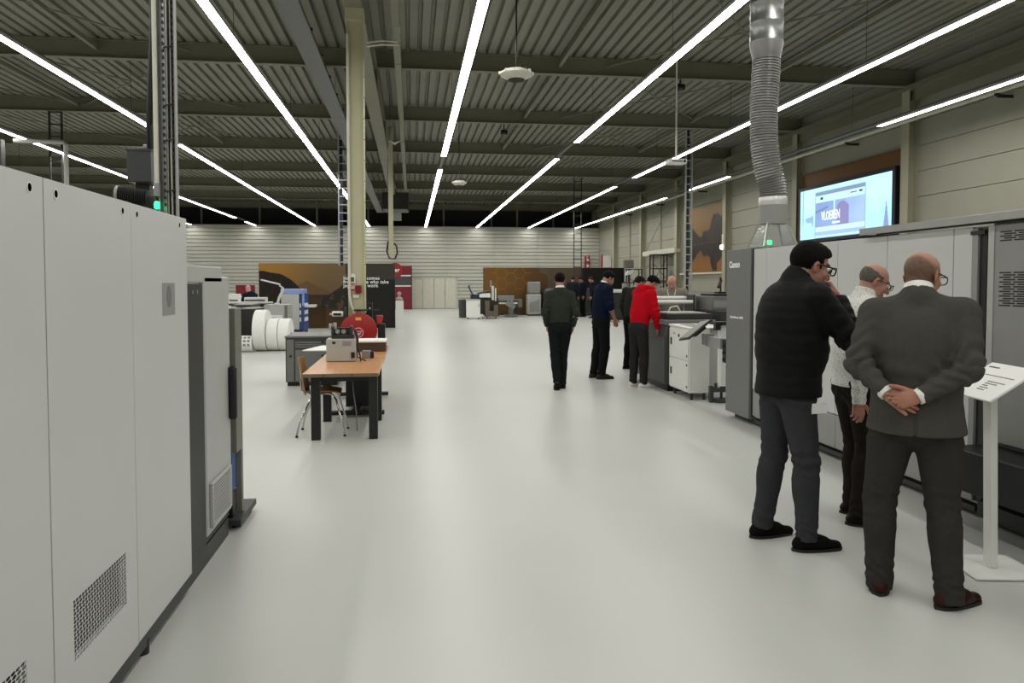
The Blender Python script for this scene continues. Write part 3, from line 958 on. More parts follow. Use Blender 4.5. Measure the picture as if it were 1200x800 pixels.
vs = [back_pt(-1 + 2 * i / (nx - 1), -1 + 2 * j / (ny - 1)) for j in range(ny) for i in range(nx)]
o = MB().add(vs, fs).build('backrest', M['plywood'], t)
sd = o.modifiers.new('solid', 'SOLIDIFY')
sd.thickness = .011
sb = o.modifiers.new('sub', 'SUBSURF')
sb.levels = sb.render_levels = 2
for s in (-1, 1):
    MB().tube([(.06 * s, .02, .44), (.13 * s, .10, .435), (.165 * s, .15, .38), (.20 * s, .21, .15), (.215 * s, .24, .012)], .011, 8).build('leg', M['chrome'], t)
    MB().tube([(.06 * s, .02, .44), (.13 * s, -.06, .435), (.165 * s, -.12, .38), (.20 * s, -.22, .15), (.215 * s, -.25, .012)], .011, 8).build('leg', M['chrome'], t)
    MB().tube([(.10 * s, .10, .44), (.12 * s, -.12, .44), (.12 * s, -.21, .48), (.10 * s, -.222, .60)], .010, 8).build('back_tube', M['chrome'], t)
    for y in (.24, -.25):
        MB().lathe([(.014, 0), (.016, .004), (.013, .02)], (.215 * s, y, 0), 'z', 10).build('foot_cap', M['rubber'], t)

# ================================================================== column with fire equipment
t = thing('steel_column', 'beige H section steel column with alarm boxes, behind the beech tables', 'column', (-.865, 12.25, 0))
MB().box(-.965, -.95, 12.1, 12.4, 0, 5.80).box(-.725, -.71, 12.1, 12.4, 0, 5.80).box(-.95, -.725, 12.13, 12.145, 0, 5.80).at(t).build('shaft', M['column'], t, smooth=False)
MB().box(-1.0, -.69, 12.07, 12.43, 0, .02).at(t).build('base_plate', M['column'], t)
MB().box(-.985, -.70, 12.08, 12.42, 5.62, 5.80).at(t).build('head_plate', M['column'], t)
for z in np.arange(1.9, 5.4, .32):
    MB().lathe([(.010, 0), (.010, .01)], (-.71, 12.14, float(z)), 'x', 8).at(t).build('bolt', M['charcoal'], t)
MB().tube([(-.945, 12.09, 5.4), (-.945, 12.09, 1.45), (-.94, 12.09, 1.38), (-.92, 12.09, 1.26), (-.88, 12.09, 1.18), (-.87, 12.1, 1.05)], .022, 10).at(t).build('conduit', M['offwhite'], t)
al = thing('alarm_call_point', 'dark red alarm box on the beige column above the hose reel', 'alarm', (-.80, 12.1, 1.5))
MB().box(-.855, -.765, 12.075, 12.13, 1.455, 1.575).at(al).build('box', M['dred'], al, bevel=.005)
MB().lathe([(.028, -.004), (.03, 0)], (-.81, 12.075, 1.515), 'y', 16).at(al).build('button', M['dred'], al)
o = MB().box(-.935, -.865, 12.1, 12.13, 1.48, 1.57).build('alarm_notice', M['pink'])
tag(o, 'small pink and white notice left of the dark red alarm box', 'sign')
MB().box(-.93, -.87, 12.097, 12.1, 1.49, 1.515).build('notice_print', M['red'], o)
em = thing('exit_lamp', 'small arched emergency lamp with green glow on the column', 'lamp', (-.9, 12.1, 1.6))
MB().prism([(-.05, 0), (.05, 0), (.05, .10), (.035, .135), (0, .15), (-.035, .135), (-.05, .10)], (-.905, 12.13, 1.61), (1, 0, 0), (0, 0, 1), (0, -.04, 0)).at(em).build('housing', M['white'], em, bevel=.004)
MB().box(-.935, -.875, 12.086, 12.09, 1.63, 1.70).at(em).build('lens', mat('green_lens', (70, 96, 70), .3), em)
o = MB().box(-.90, -.80, 12.1, 12.13, 1.38, 1.43).build('socket_box', M['offwhite'], bevel=.004)
tag(o, 'small beige socket box under the dark red alarm box', 'socket')
o = MB().box(-.88, -.50, 12.06, 12.09, 1.18, 1.205).box(-.82, -.79, 12.06, 12.13, 1.18, 1.2).build('hose_guide', M['charcoal'])
tag(o, 'dark steel bar clamped across the beige column above the reel', 'bracket')

t = thing('fire_hose_reel', 'round red fire hose reel in front of the beige column', 'hose reel', (-.79, 11.8, .885))
MB().lathe([(.0, -.10), (.255, -.10), (.272, -.09), (.272, -.07), (.255, -.06), (.255, .04), (.272, .05), (.272, .07), (.0, .08)], (-.79, 11.82, .885), 'y', 48).at(t).build('drum', M['red'], t)
MB().tube([(-.79 + .07 * math.cos(a), 11.717, .865 + .07 * math.sin(a)) for a in np.linspace(0, 2 * PI, 33)], .007, 6).at(t).build('emblem_ring', M['pink'], t)
MB().prism([(-.045, .03), (.045, .03), (.045, -.005), (.02, -.035), (0, -.05), (-.02, -.035), (-.045, -.005)], (-.79, 11.72, .865), (1, 0, 0), (0, 0, 1), (0, -.006, 0)).at(t).build('emblem_shield', M['pink'], t)
MB().box(-.828, -.752, 11.711, 11.716, .862, .874).box(-.82, -.76, 11.711, 11.716, .884, .89).at(t).build('emblem_print', M['dred'], t)
MB().box(-.832, -.748, 11.714, 11.72, 1.05, 1.095).at(t).build('yellow_label', M['yellow'], t, label='yellow instruction label')
MB().box(-.83, -.74, 11.9, 12.09, .85, .92).at(t).build('wall_bracket', M['red'], t)
MB().tube([(-.64, 11.76, .68), (-.6, 11.74, .6), (-.64, 11.74, .5), (-.75, 11.75, .45)], .02, 8).at(t).build('hose_tail', M['rubber'], t)
o = thing('extinguisher', 'orange red and black extinguisher hanging right of the hose reel', 'extinguisher', (-.43, 11.9, .75))
MB().prism([(-.06, .0), (.02, -.01), (.05, .12), (.05, .17), (-.07, .17)], (-.475, 11.88, .99), (.8, 0, 0), (0, 0, .75), (0, .12, 0)).at(o).build('body', M['orange_red'], o, bevel=.01)
MB().box(-.51, -.40, 11.86, 12.02, .72, .99).at(o).build('holder', M['black'], o, bevel=.01)
MB().box(-.69, -.60, 12.12, 12.2, .9, 1.3).box(-.715, -.60, 12.15, 12.2, 1.1, 1.15).box(-.64, -.42, 12.02, 12.14, .92, .97).at(o).build('mount', M['black'], o, bevel=.005)
MB().cyl((-.64, 12.12, 1.22), (-.64, 12.11, 1.22), .012, n=10).at(o).build('pin', M['white'], o)
o = thing('hand_scanner', 'white and black handheld unit bracketed left of the beige column', 'device', (-1.1, 12.0, 1.15))
MB().box(-1.205, -1.03, 11.95, 12.03, 1.10, 1.18).at(o).build('case', M['white'], o, bevel=.02)
MB().box(-1.18, -1.06, 11.944, 11.95, 1.115, 1.15).at(o).build('window', M['black'], o)
MB().cyl((-1.24, 11.99, 1.135), (-1.20, 11.99, 1.135), .018, n=10).at(o).build('tip', M['bust'], o)
MB().box(-1.03, -1.0, 11.96, 12.13, 1.12, 1.24).at(o).build('bracket', M['charcoal'], o, bevel=.004)
MB().prism([(-.06, 0), (.0, -.04), (.03, .1), (.0, .16)], (-1.06, 12.0, 1.2), (1, 0, 0), (0, 0, 1), (0, .05, 0)).at(o).build('grip', mat('dark_brown', (70, 48, 40), .5), o, bevel=.005)

# ================================================================== PRINTED PANELS


def mix(a, b, w):
    w = np.clip(w, 0, 1)[:, None]
    return np.asarray(a, float) * (1 - w) + np.asarray(b, float) * w


def sst(e0, e1, x):
    t = np.clip((x - e0) / (e1 - e0), 0, 1)
    return t * t * (3 - 2 * t)


def hex_lines(x, y, s, w):
    """distance to the edge of a hexagon tiling of size s"""
    q = np.sqrt(3) * s
    best = np.full_like(x, 9.0)
    d2 = np.full_like(x, 9.0)
    for ox, oy in ((0, 0), (1.5 * s, q / 2)):
        cx = np.round((x - ox) / (3 * s)) * 3 * s + ox
        cy = np.round((y - oy) / q) * q + oy
        for dx in (-3 * s, 0, 3 * s):
            for dy in (-q, 0, q):
                d = np.hypot(x - cx - dx, y - cy - dy)
                d2 = np.where(d < best, best, np.minimum(d2, d))
                best = np.minimum(best, d)
    return sst(w, 0, (d2 - best) / 2)


def art_lake(U, V):
    """dusk lake with a peak, dark rocks left and right, dark text field at right"""
    x, y = U * 4.75, V * 2.32
    n = fbm(x, y, 1)
    c = mix((164, 118, 50), (118, 96, 66), sst(.2, 2.6, x))
    c = c * (0.86 + .14 * sst(0.9, 2.3, y))[:, None]
    peak = 1.28 + .42 * np.maximum(0, 1 - np.abs(x - 1.65) / .85) + .05 * n
    c = np.where((y < peak)[:, None], mix((112, 84, 48), (96, 76, 52), sst(1, 3, x)), c)
    c = np.where((y < 1.16)[:, None], mix((66, 46, 26), (104, 74, 36), sst(.0, .8, 1.0 - np.abs(x - 1.8)) * sst(1.1, 0, y)), c)
    c = np.where(((y < 1.2) & (y > 1.08) & (x > .9) & (x < 2.8))[:, None], (54, 40, 26), c)
    rock = 2.05 - .55 * (x / 1.35) ** 2.2 + .06 * n
    c = np.where(((y < rock) & (y > .95 - .9 * np.maximum(0, x - .2)) & (x < 1.42))[:, None], np.array((28, 21, 16)) * (1 + 1.6 * sst(.15, .8, fbm(x * 4, y * 6, 31)))[:, None], c)
    bush = 1.15 + .75 * sst(2.2, 3.5, x) + .12 * n - .3 * sst(3.2, 3.8, x)
    c = np.where(((y < bush) & (y > .75 - .2 * n) & (x > 2.15))[:, None], np.array((40, 35, 28)) * (1 + 1.2 * sst(.1, .8, fbm(x * 5, y * 6, 33)))[:, None], c)
    c = np.where(((y < .8) & (x < 2.3))[:, None], c * .72, c)
    dk = sst(2.75, 3.0, x) * sst(2.4, 1.9, y)
    c = mix(c, (24, 24, 22), sst(2.9, 3.15, x) * sst(1.95, 1.75, y))
    c = np.where(((x > 3.0) & (y > 1.75))[:, None], (60, 57, 50), c)
    hx = hex_lines(x, y, .17, .016) * sst(3.0, 3.2, x) * sst(1.0, .8, y) * (0.4 + .6 * sst(-.3, .5, n))
    c = mix(c, (92, 90, 84), hx * .55)
    return c


def art_hex(U, V):
    x, y = U * 7.35, V * 2.42
    n = fbm(x * .6, y * .6, 4)
    c = mix((122, 86, 36), (88, 64, 34), sst(.5, 3.4, x))
    c = c * (.72 + .28 * sst(0, 1.6, y))[:, None]
    hill = 2.35 - .35 * sst(2.2, 3.6, x)
    c = np.where(((y > hill) & (x > 2.9))[:, None], (98, 86, 66), c)
    c = np.where(((x > 3.3) & (x < 5.4) & (y > 1.1 - .2 * n))[:, None], (92, 80, 64), c)
    m2 = 1.2 + 1.0 * sst(4.4, 6.6, x) + .15 * n
    c = np.where(((y < m2) & (x > 3.3))[:, None], np.array((44, 34, 24)) * (1 + .25 * n)[:, None], c)
    c = mix(c, (22, 18, 15), sst(4.9, 5.3, x))
    hx = hex_lines(x, y, .31, .03) * sst(2.6, 2.3, x) * sst(.3, .5, x) * sst(.9, 1.2, y + .4 * n)
    return mix(c, (168, 118, 52), hx * .55)


def art_lake2(U, V):
    """orange sky, dark jagged mountains mirrored in a lake, orange water in front"""
    x, y = U * 4.9, V * 2.7
    n = fbm(x * 1.3, y * 1.3, 9)
    jag = .07 * np.abs(np.sin(x * 9.3)) + .05 * np.abs(np.sin(x * 17.1 + 1)) + .03 * n
    left = 2.18 - .42 * x
    right = 1.30 + .30 * sst(1.7, 2.3, x) + .62 * sst(2.9, 3.5, x) - .12 * sst(3.9, 4.4, x) + jag
    m = np.maximum(np.where(x < 2.4, left, 0), np.where(x > 1.6, right, 0))
    c = mix((150, 112, 46), (134, 96, 42), sst(2.7, 1.2, y))
    rock = np.array((46, 36, 28)) * (1 + .4 * n)[:, None]
    rock = np.where((x < 2.0)[:, None], rock * .82, rock)
    c = np.where((y < m)[:, None], rock, c)
    c = np.where(((y < 1.26) & (y > 1.04))[:, None], np.array((40, 31, 30)) * (1 + .3 * n)[:, None], c)
    c = np.where(((np.abs(y - 1.18 - .02 * n) < .02) & (np.sin(x * 13) > .3) & (x > 1.0))[:, None], (92, 72, 62), c)
    wat = np.maximum(2.36 - np.maximum(m, 1.2), np.where(x > 4.0, .35 + .4 * (x - 4.0), 0)) - .04 * np.abs(np.sin(x * 7))
    wat = np.minimum(wat, .12 + .62 * x)
    c = np.where((y < np.minimum(wat, 1.04))[:, None], mix((152, 102, 48), (120, 78, 38), sst(.1, 1.0, y)), c)
    return c


def art_dusk(U, V):
    """mostly orange brown sky over black hills"""
    x, y = U * 4.9, V * 2.7
    n = fbm(x, y, 12)
    c = mix((126, 88, 50), (112, 76, 44), sst(0, 4.9, x))
    h1 = 2.1 + .22 * np.abs(np.sin(x * 1.7)) * (x < 1.8) - .3 * sst(1.5, 3, x) + .04 * n
    return np.where((y < h1)[:, None], (34, 26, 20), c)


# free-standing lake poster wall with lettering
t = thing('poster_wall', 'wide freestanding poster wall with dusk lake picture and white slogan', 'poster wall', (-2.95, 28.2, 0))
MB().box(-5.36, -.58, 28.2, 28.32, 0, 2.33).at(t).build('panel', M['charcoal'], t, bevel=.004)
print_sheet('poster_print', M['print'], t, (-2.405, -.003, .005), (4.77, 0, 0), (0, 0, 2.32), 320, 160, art_lake)
for k, s_ in enumerate(('Inspiration comes', 'from people who take', 'joy in their work')):
    wtext(s_, .175, M['paper'], t, (-2.42, 28.195, 1.745 - .135 * k), (R(90), 0, 0), bold=.004, xs=.96)
wtext('\u201c', .30, M['machine_grey'], t, (-2.42, 28.195, 1.72), (R(90), 0, 0), bold=.006)

t = thing('hexagon_wall', 'long brown freestanding poster wall with hexagon outlines, far right', 'poster wall', (7.25, 38.8, 0))
MB().box(3.62, 10.95, 38.8, 38.92, 0, 2.42).at(t).build('panel', M['charcoal'], t, bevel=.004)
print_sheet('poster_print', M['print'], t, (-3.63, -.003, .005), (7.33, 0, 0), (0, 0, 2.41), 300, 100, art_hex)

t = thing('lake_poster', 'tall orange mountain lake poster on the right wall beside the duct', 'poster', (12.25, 30.8, 2.1))
MB().box(12.20, 12.295, 28.85, 32.95, 2.08, 4.86).at(t).build('board', M['charcoal'], t)
print_sheet('poster_print', M['print'], t, (-.053, 2.14, -.01), (0, -4.08, 0), (0, 0, 2.76), 170, 110, art_lake2)
t = thing('dusk_poster', 'orange brown dusk poster on the right wall behind the lit screen', 'poster', (12.25, 20.4, 2.1))
MB().box(12.20, 12.295, 17.95, 22.85, 2.1, 4.98).at(t).build('board', M['charcoal'], t)
print_sheet('poster_print', M['print'], t, (-.053, 2.43, .0), (0, -4.85, 0), (0, 0, 2.87), 120, 80, art_dusk)
MB().box(12.17, 12.29, 28.9, 33.9, 2.0, 2.08).build('trim_1', M['offwhite'], kind='structure')


def art_screen(U, V):
    x, y = U, V
    n = fbm(x * 5, y * 3, 21)
    c = mix((158, 208, 236), (176, 224, 246), sst(.2, .8, y))
    c = c * (1 - .05 * sst(0, 1, np.abs(n)))[:, None]
    win = (x > .20) & (x < .745) & (y > .02) & (y < .90)
    c = np.where(((x > .19) & (x < .755) & (y < .915))[:, None], (120, 160, 190), c)
    c = np.where(win[:, None], (176, 216, 244), c)
    c = np.where((win & (y > .84))[:, None], (112, 132, 158), c)
    pic = win & (y > .22) & (y < .70)
    c = np.where(pic[:, None], mix((116, 140, 186), (146, 172, 214), sst(.2, .8, x) + .2 * n), c)
    c = np.where((pic & (x > .45) & (x < .58) & (y < .66 - 2.5 * (x - .51) ** 2 * 8))[:, None], (120, 118, 160), c)
    c = np.where((pic & (np.abs(x - .42) < .006) & (y > .42))[:, None], (190, 220, 246), c)
    c = np.where((pic & (np.abs(y - .52 - .5 * (x - .2)) < .02) & (x < .35))[:, None], (92, 116, 160), c)
    c = np.where((win & (y < .13) & (y > .05))[:, None], (140, 168, 196), c)
    tw = (x > .9) & (np.abs(x - .952) < .028 * (1 - (y - .05) / .5)) & (y < .52) & (y > .02)
    c = np.where(tw[:, None], (116, 132, 178), c)
    leaf = (x < .17) & (y < .48) & (n > .32)
    c = np.where(leaf[:, None], (128, 158, 190), c)
    c = np.where(((np.abs(x - .035) < .007) & (y > .3))[:, None], (112, 164, 200), c)
    c = np.where(((x < .1) & (y < .09) & (n > -.1))[:, None], (150, 140, 170), c)
    return c


t = thing('wall_screen', 'large lit pale blue display screen on the right wall', 'screen', (12.1, 20.4, 2.9))
MB().box(12.06, 12.19, 17.98, 22.86, 2.86, 4.56).at(t).build('bezel', M['black'], t, bevel=.01)
print_sheet('display', M['screen'], t, (-.045, 2.3, .05), (0, -4.6, 0), (0, 0, 1.5), 220, 90, art_screen)
wtext('VLOEREN', .36, emit_mat('screen_text', (236, 246, 255), 1.0), t, (12.052, 21.46, 3.47), (R(90), 0, R(-90)), bold=.004, xs=.62)
m_ = MB().box(12.048, 12.054, 20.46, 20.86, 3.34, 3.39)
m_.at(t).build('subtitle_bar', emit_mat('screen_bar', (220, 236, 255), 1.0), t)
MB().box(12.048, 12.054, 21.38, 21.52, 4.08, 4.15).box(12.048, 12.054, 19.38, 19.52, 4.10, 4.15).box(12.048, 12.054, 19.65, 19.95, 4.11, 4.135).at(t).build('menu_marks', emit_mat('screen_dark', (50, 62, 74), .6), t)

# ================================================================== LEFT MID: rolls and machines
t0 = None
for (x, w, r_, lab) in ((-3.535, .27, .49, 'biggest white paper roll, leftmost of the three standing rolls'),
                        (-3.255, .25, .385, 'white paper roll in the middle of the three standing rolls'),
                        (-2.99, .25, .385, 'white paper roll rightmost, its cut end and core showing')):
    t = thing('paper_roll', lab, 'paper roll', (x, 18.95, r_), R(-2), 'standing white paper rolls')
    MB().lathe([(.05, -w / 2), (r_ - .008, -w / 2), (r_, -w / 2 + .008), (r_, w / 2 - .008), (r_ - .008, w / 2), (.05, w / 2)], (0, 0, 0), 'x', 56).build('paper_coil', M['paper'], t)
    MB().lathe([(.04, -w / 2 - .004), (.055, -w / 2 - .004), (.055, w / 2 + .004), (.04, w / 2 + .004)], (0, 0, 0), 'x', 20).build('core', M['brown'], t)
t = thing('label_roll', 'small white roll with printed grey marks left of the standing rolls', 'paper roll', (-3.925, 18.7, .19), 0)
MB().lathe([(.03, -.22), (.185, -.22), (.19, -.21), (.19, .21), (.185, .22), (.03, .22)], (0, 0, 0), 'x', 40).build('paper_coil', M['paper'], t)
m_ = MB()
for k in range(3):
    for i in range(4):
        a = -.9 + .5 * k
        m_.box(-.15 + .09 * i, -.09 + .09 * i, -.1915, -.188, -.03, .03, rot=Euler((a, 0, 0)).to_matrix(), c=(0, 0, 0))
m_.build('label_print', M['machine_mid'], t)

t = thing('paper_stacker', 'tall white and blue machine with windowed blue side behind the rolls', 'machine', (-3.6, 24.6, 0))
MB().box(-3.98, -3.45, 24.4, 25.6, .18, 1.28).at(t).build('body', M['machine_white'], t, bevel=.01)
MB().box(-3.45, -3.31, 24.5, 25.6, .15, 1.30).at(t).build('side_frame', M['blue'], t, bevel=.008)
for z in (.42, .64, .86):
    MB().box(-3.44, -3.40, 24.492, 24.5, z, z + .13).at(t).build('side_window', M['paper'], t)
    MB().box(-3.312, -3.305, 24.6, 25.4, z, z + .13).at(t).build('side_window', M['paper'], t)
MB().box(-4.0, -3.34, 24.4, 25.5, 1.28, 1.44).at(t).build('top_cover', M['lblue'], t, bevel=.02)
MB().box(-3.36, -3.30, 24.45, 24.55, .9, 1.42).at(t).build('corner_tube', M['lblue'], t, bevel=.01)
MB().box(-3.98, -3.34, 24.42, 25.6, 0, .17).at(t).build('plinth', M['navy'], t)
MB().box(-3.32, -3.0, 24.6, 25.2, .86, .94).at(t).build('delivery_shelf', M['white'], t, bevel=.006)
t = thing('unwinder', 'silver and white box machine directly behind the paper rolls', 'machine', (-4.1, 22.3, 0))
MB().box(-4.05, -3.42, 22.0, 22.9, .1, 1.02).at(t).build('housing', M['machine_lgrey'], t, bevel=.01)
MB().box(-4.3, -4.06, 22.0, 22.8, .1, .93).at(t).build('side_unit', M['machine_lgrey'], t, bevel=.01)
MB().box(-3.5, -3.42, 21.99, 22.0, .55, 1.0).at(t).build('shadow_slot', M['machine_grey'], t)
MB().box(-3.95, -3.55, 21.6, 22.0, .6, .72).at(t).build('front_shelf', M['paper'], t)
MB().box(-4.0, -3.5, 22.1, 22.8, 0, .1).at(t).build('plinth', M['charcoal'], t)
t = thing('desk_lamp', 'white jointed lamp arm rising above the silver machine', 'lamp', (-3.62, 22.3, 1.02))
MB().cyl((-3.75, 22.3, 1.02), (-3.75, 22.3, 1.06), .08, n=16).at(t).build('base', M['white'], t)
MB().tube([(-3.75, 22.3, 1.05), (-3.70, 22.3, 1.22), (-3.60, 22.3, 1.42), (-3.61, 22.3, 1.50), (-3.68, 22.3, 1.55)], .022, 8).tube([(-3.71, 22.25, 1.05), (-3.64, 22.25, 1.25), (-3.55, 22.25, 1.42), (-3.57, 22.25, 1.50)], .016, 8).at(t).build('arm', M['white'], t)
MB().box(-4.20, -3.66, 22.22, 22.36, 1.56, 1.60, rot=(0, R(14), 0), c=(-3.66, 22.3, 1.56)).at(t).build('lamp_head', M['white'], t, bevel=.01)
for k, (x0, x1, y0, y1, z, m_n, lab) in enumerate(((-4.60, -4.25, 18.3, 19.5, 1.02, 'olive', 'grey olive cabinet nearest the left press, white sheet on top'),
                                                  (-4.78, -4.32, 21.6, 22.9, 1.02, 'machine_dark', 'dark grey cabinet between the olive cabinet and the paper rolls'),
                                                  (-4.26, -3.98, 19.9, 21.2, .96, 'charcoal', 'charcoal cabinet half hidden by the biggest paper roll'))):
    if k == 2:
        x0, x1 = -4.28, -3.90
    t = thing('side_cabinet', lab, 'cabinet', ((x0 + x1) / 2, (y0 + y1) / 2, 0))
    MB().box(x0, x1, y0, y1, .04, z).at(t).build('body', M[m_n], t, bevel=.008)
    MB().box(x0 + .04, x1 - .04, y0 - .012, y0, .08, z - .08).at(t).build('door', M[m_n], t, bevel=.004)
    MB().box(x0 - .01, x1 + .01, y0 - .02, y1, z, z + .02).at(t).build('top', M['machine_mid'], t, bevel=.004)
    MB().box(x0 + .03, x1 - .03, y0 + .03, y1 - .03, 0, .04).at(t).build('plinth', M['black'], t)
o = MB().box(-4.57, -4.3, 18.5, 19.2, 1.04, 1.07).build('paper_stack', M['paper'], bevel=.004)
tag(o, 'white sheet stack on the grey olive cabinet', 'paper')
t = thing('office_desk', 'white desk with paper trays in front of the bald man far left', 'desk', (-4.9, 23.8, 0))
MB().box(-5.6, -4.15, 23.3, 24.0, 1.02, 1.06).at(t).build('desk_top', M['white'], t, bevel=.005)
for x in (-5.55, -4.24):
    for y in (23.34, 23.9):
        MB().box(x, x + .05, y, y + .05, 0, 1.02).at(t).build('leg', M['machine_mid'], t)
MB().box(-5.55, -4.2, 23.9, 23.93, .4, 1.02).at(t).build('back_panel', M['machine_dark'], t)
for (x0, x1, z0, z1, lab, mm) in ((-4.86, -4.25, 1.06, 1.20, 'wide white paper tray on the white desk, below the bald man', 'white'),
                                  (-5.30, -5.02, 1.06, 1.3, 'white folded sheets at the left end of the white desk', 'paper')):
    o = MB().box(x0, x1, 23.35, 23.7, z0, z1).build('paper_tray', M[mm], bevel=.01)
    tag(o, lab, 'paper tray')
    MB().box(x0 + .02, x1 - .02, 23.345, 23.35, z0 + .03, z0 + .07).build('tray_slot', M['charcoal'], o)
t = thing('red_display', 'dark red display board behind the bald man far left', 'board', (-6.2, 30, 0))
MB().box(-6.55, -5.85, 30.0, 30.06, 1.14, 1.55).at(t).build('board', M['dred'], t, bevel=.01)
for x in (-6.45, -6.0):
    MB().box(x, x + .04, 30.0, 30.05, 0, 1.14).at(t).build('leg', M['charcoal'], t)
o = MB().box(-5.62, -5.25, 26.0, 26.4, 1.12, 1.18).box(-5.5, -5.4, 26.1, 26.3, 0, 1.12).build('white_lamp', M['white'], bevel=.01)
tag(o, 'small white flat lamp on a post beside the left press', 'lamp')

t = thing('metal_cabinet', 'low grey metal cabinet with recessed handles left of the beech tables', 'cabinet', (-1.55, 12.7, 0))
MB().box(-1.95, -1.14, 12.3, 13.3, .06, .755).at(t).build('body', M['machine_dark'], t, bevel=.008)
MB().box(-1.96, -1.13, 12.28, 13.32, .755, .785).at(t).build('lid', M['machine_grey'], t, bevel=.008)
MB().box(-1.93, -1.82, 12.285, 12.3, .07, .73).at(t).build('side_door', M['machine_grey'], t, bevel=.004)
for k in range(3):
    MB().box(-1.80, -1.16, 12.283, 12.3, .67 - .035 * k, .695 - .035 * k).at(t).build('slat', M['machine_grey'], t, bevel=.003)
MB().box(-1.80, -1.16, 12.285, 12.3, .07, .57).at(t).build('front_door', M['machine_grey'], t, bevel=.004)
for x, z in ((-1.87, .47), (-1.38, .69), (-1.38, .47)):
    MB().lathe([(.018, -.012), (.02, -.004), (.02, 0)], (x, 12.285, z), 'y', 14).at(t).build('lock_knob', M['black'], t)
MB().box(-1.93, -1.16, 12.33, 13.25, 0, .06).at(t).build('plinth', M['black'], t)

# ================================================================== FAR BACK
t = thing('red_kiosk', 'dark red vending kiosk with round sign by the pale back door', 'kiosk', (-.5, 48.6, 0))
MB().box(-1.75, .0, 48.2, 49.2, 0, 2.7).at(t).build('body', M['dred'], t, bevel=.01)
MB().box(-.01, .05, 48.2, 49.2, 0, 2.72).at(t).build('side_frame', M['charcoal'], t)
for z in (1.42, 2.06):
    MB().box(-1.75, -.02, 48.18, 48.2, z, z + .08).at(t).build('white_band', M['white'], t)
MB().box(-1.0, -.06, 48.185, 48.2, 1.52, 2.04).at(t).build('window', M['machine_dark'], t)
MB().lathe([(.46, -.05), (.47, -.04), (.47, 0)], (-.98, 48.18, 2.42), 'y', 32).at(t).build('round_sign', M['red'], t)
wtext('er', .34, M['paper'], t, (-1.02, 48.125, 2.34), (R(90), 0, 0), bold=.01)
t = thing('plinth_block', 'tall white plinth right of the lake poster wall', 'plinth', (-.43, 28.0, 0))
MB().box(-.56, -.28, 27.85, 28.13, 0, .98).at(t).build('block', M['white'], t, bevel=.006)
MB().box(-.55, -.29, 27.86, 28.12, .98, .99).at(t).build('top_plate', M['paper'], t)
t = thing('plaster_bust', 'small grey plaster bust on the tall white plinth', 'sculpture', (-.43, 28.0, .99))
MB().lathe([(.05, 0), (.09, .01), (.13, .05), (.125, .09), (.06, .13), (.04, .15), (.045, .17)], (0, 0, 0), 'z', 20).build('shoulders', M['bust'], t)
MB().lathe([(.01, .15), (.045, .16), (.065, .21), (.072, .25), (.06, .30), (.03, .325), (.002, .33)], (.0, 0, 0), 'z', 20).build('head', M['bust'], t)
t = thing('waste_bin', 'dark grey waste bin left of the small white cabinet, far back', 'bin', (2.45, 36.3, 0))
MB().lathe([(.18, 0), (.22, .02), (.24, .78), (.25, .80), (.25, .84), (.0, .86)], (0, 0, 0), 'z', 20).build('body', M['machine_dark'], t)
MB().lathe([(.10, .862), (.10, .87), (0, .872)], (0, 0, 0), 'z', 16).build('lid_opening', M['black'], t)
t = thing('mobile_cabinet', 'small white cabinet on castors in the far middle', 'cabinet', (2.8, 34.7, 0))
MB().box(2.48, 3.08, 34.5, 35.0, .07, .86).at(t).build('body', M['paper'], t, bevel=.01)
MB().box(2.46, 3.10, 34.48, 35.02, .86, .89).at(t).build('top', M['machine_lgrey'], t)
MB().box(3.0, 3.03, 34.48, 34.5, .55, .7).at(t).build('handle', M['alu'], t)
for x in (2.54, 3.02):
    for y in (34.56, 34.94):
        MB().cyl((x - .015, y, .035), (x + .015, y, .035), .035, n=12).box(x - .02, x + .02, y - .02, y + .02, .05, .08).at(t).build('castor', M['black'], t)
t = thing('small_press', 'small offset machine with brown front and white tray, far middle', 'machine', (3.5, 35.4, 0))
MB().box(3.35, 3.55, 35.0, 35.3, .08, .82).box(3.75, 3.95, 35.0, 35.3, .08, .62).at(t).build('front_leg', M['brown'], t, bevel=.008)
MB().box(3.35, 3.95, 35.02, 35.3, .1, .35).at(t).build('front_panel', M['brown'], t, bevel=.008)
MB().box(3.15, 4.0, 35.3, 36.1, .2, .95).at(t).build('body', M['charcoal'], t, bevel=.01)
MB().box(3.1, 3.6, 35.1, 35.7, .97, 1.16).at(t).build('paper_tray', M['paper'], t, bevel=.01)
MB().box(3.05, 3.65, 35.08, 35.9, 1.18, 1.24, rot=(0, R(-12), 0)).at(t).build('cover', M['charcoal'], t, bevel=.01)
MB().cyl((3.72, 35.2, .85), (3.72, 35.2, 1.5), .06, n=14).cyl((3.85, 35.2, .8), (3.85, 35.2, 1.4), .035, n=12).at(t).build('ink_tube', M['white'], t)
MB().box(3.6, 3.68, 35.2, 35.3, 1.45, 1.75).at(t).build('lever', M['machine_mid'], t)
MB().tube([(2.9, 35.4, 1.0), (2.75, 35.4, 1.2), (2.62, 35.4, 1.5), (2.7, 35.4, 1.52)], .035, 8).box(2.72, 3.15, 35.2, 35.7, .9, 1.1).at(t).build('crank_unit', M['navy'], t)
for x in (3.25, 3.45, 3.85):
    MB().cyl((x - .02, 35.1, .05), (x + .02, 35.1, .05), .05, n=12).at(t).build('castor', M['black'], t)
t = thing('printer_cart', 'dark cart holding a grey printer before the brown hexagon wall', 'cart', (4.6, 37.2, 0))
MB().box(4.15, 5.15, 36.9, 37.5, .70, .76).box(4.15, 5.15, 36.9, 37.5, .15, .19).at(t).build('shelf', M['charcoal'], t)
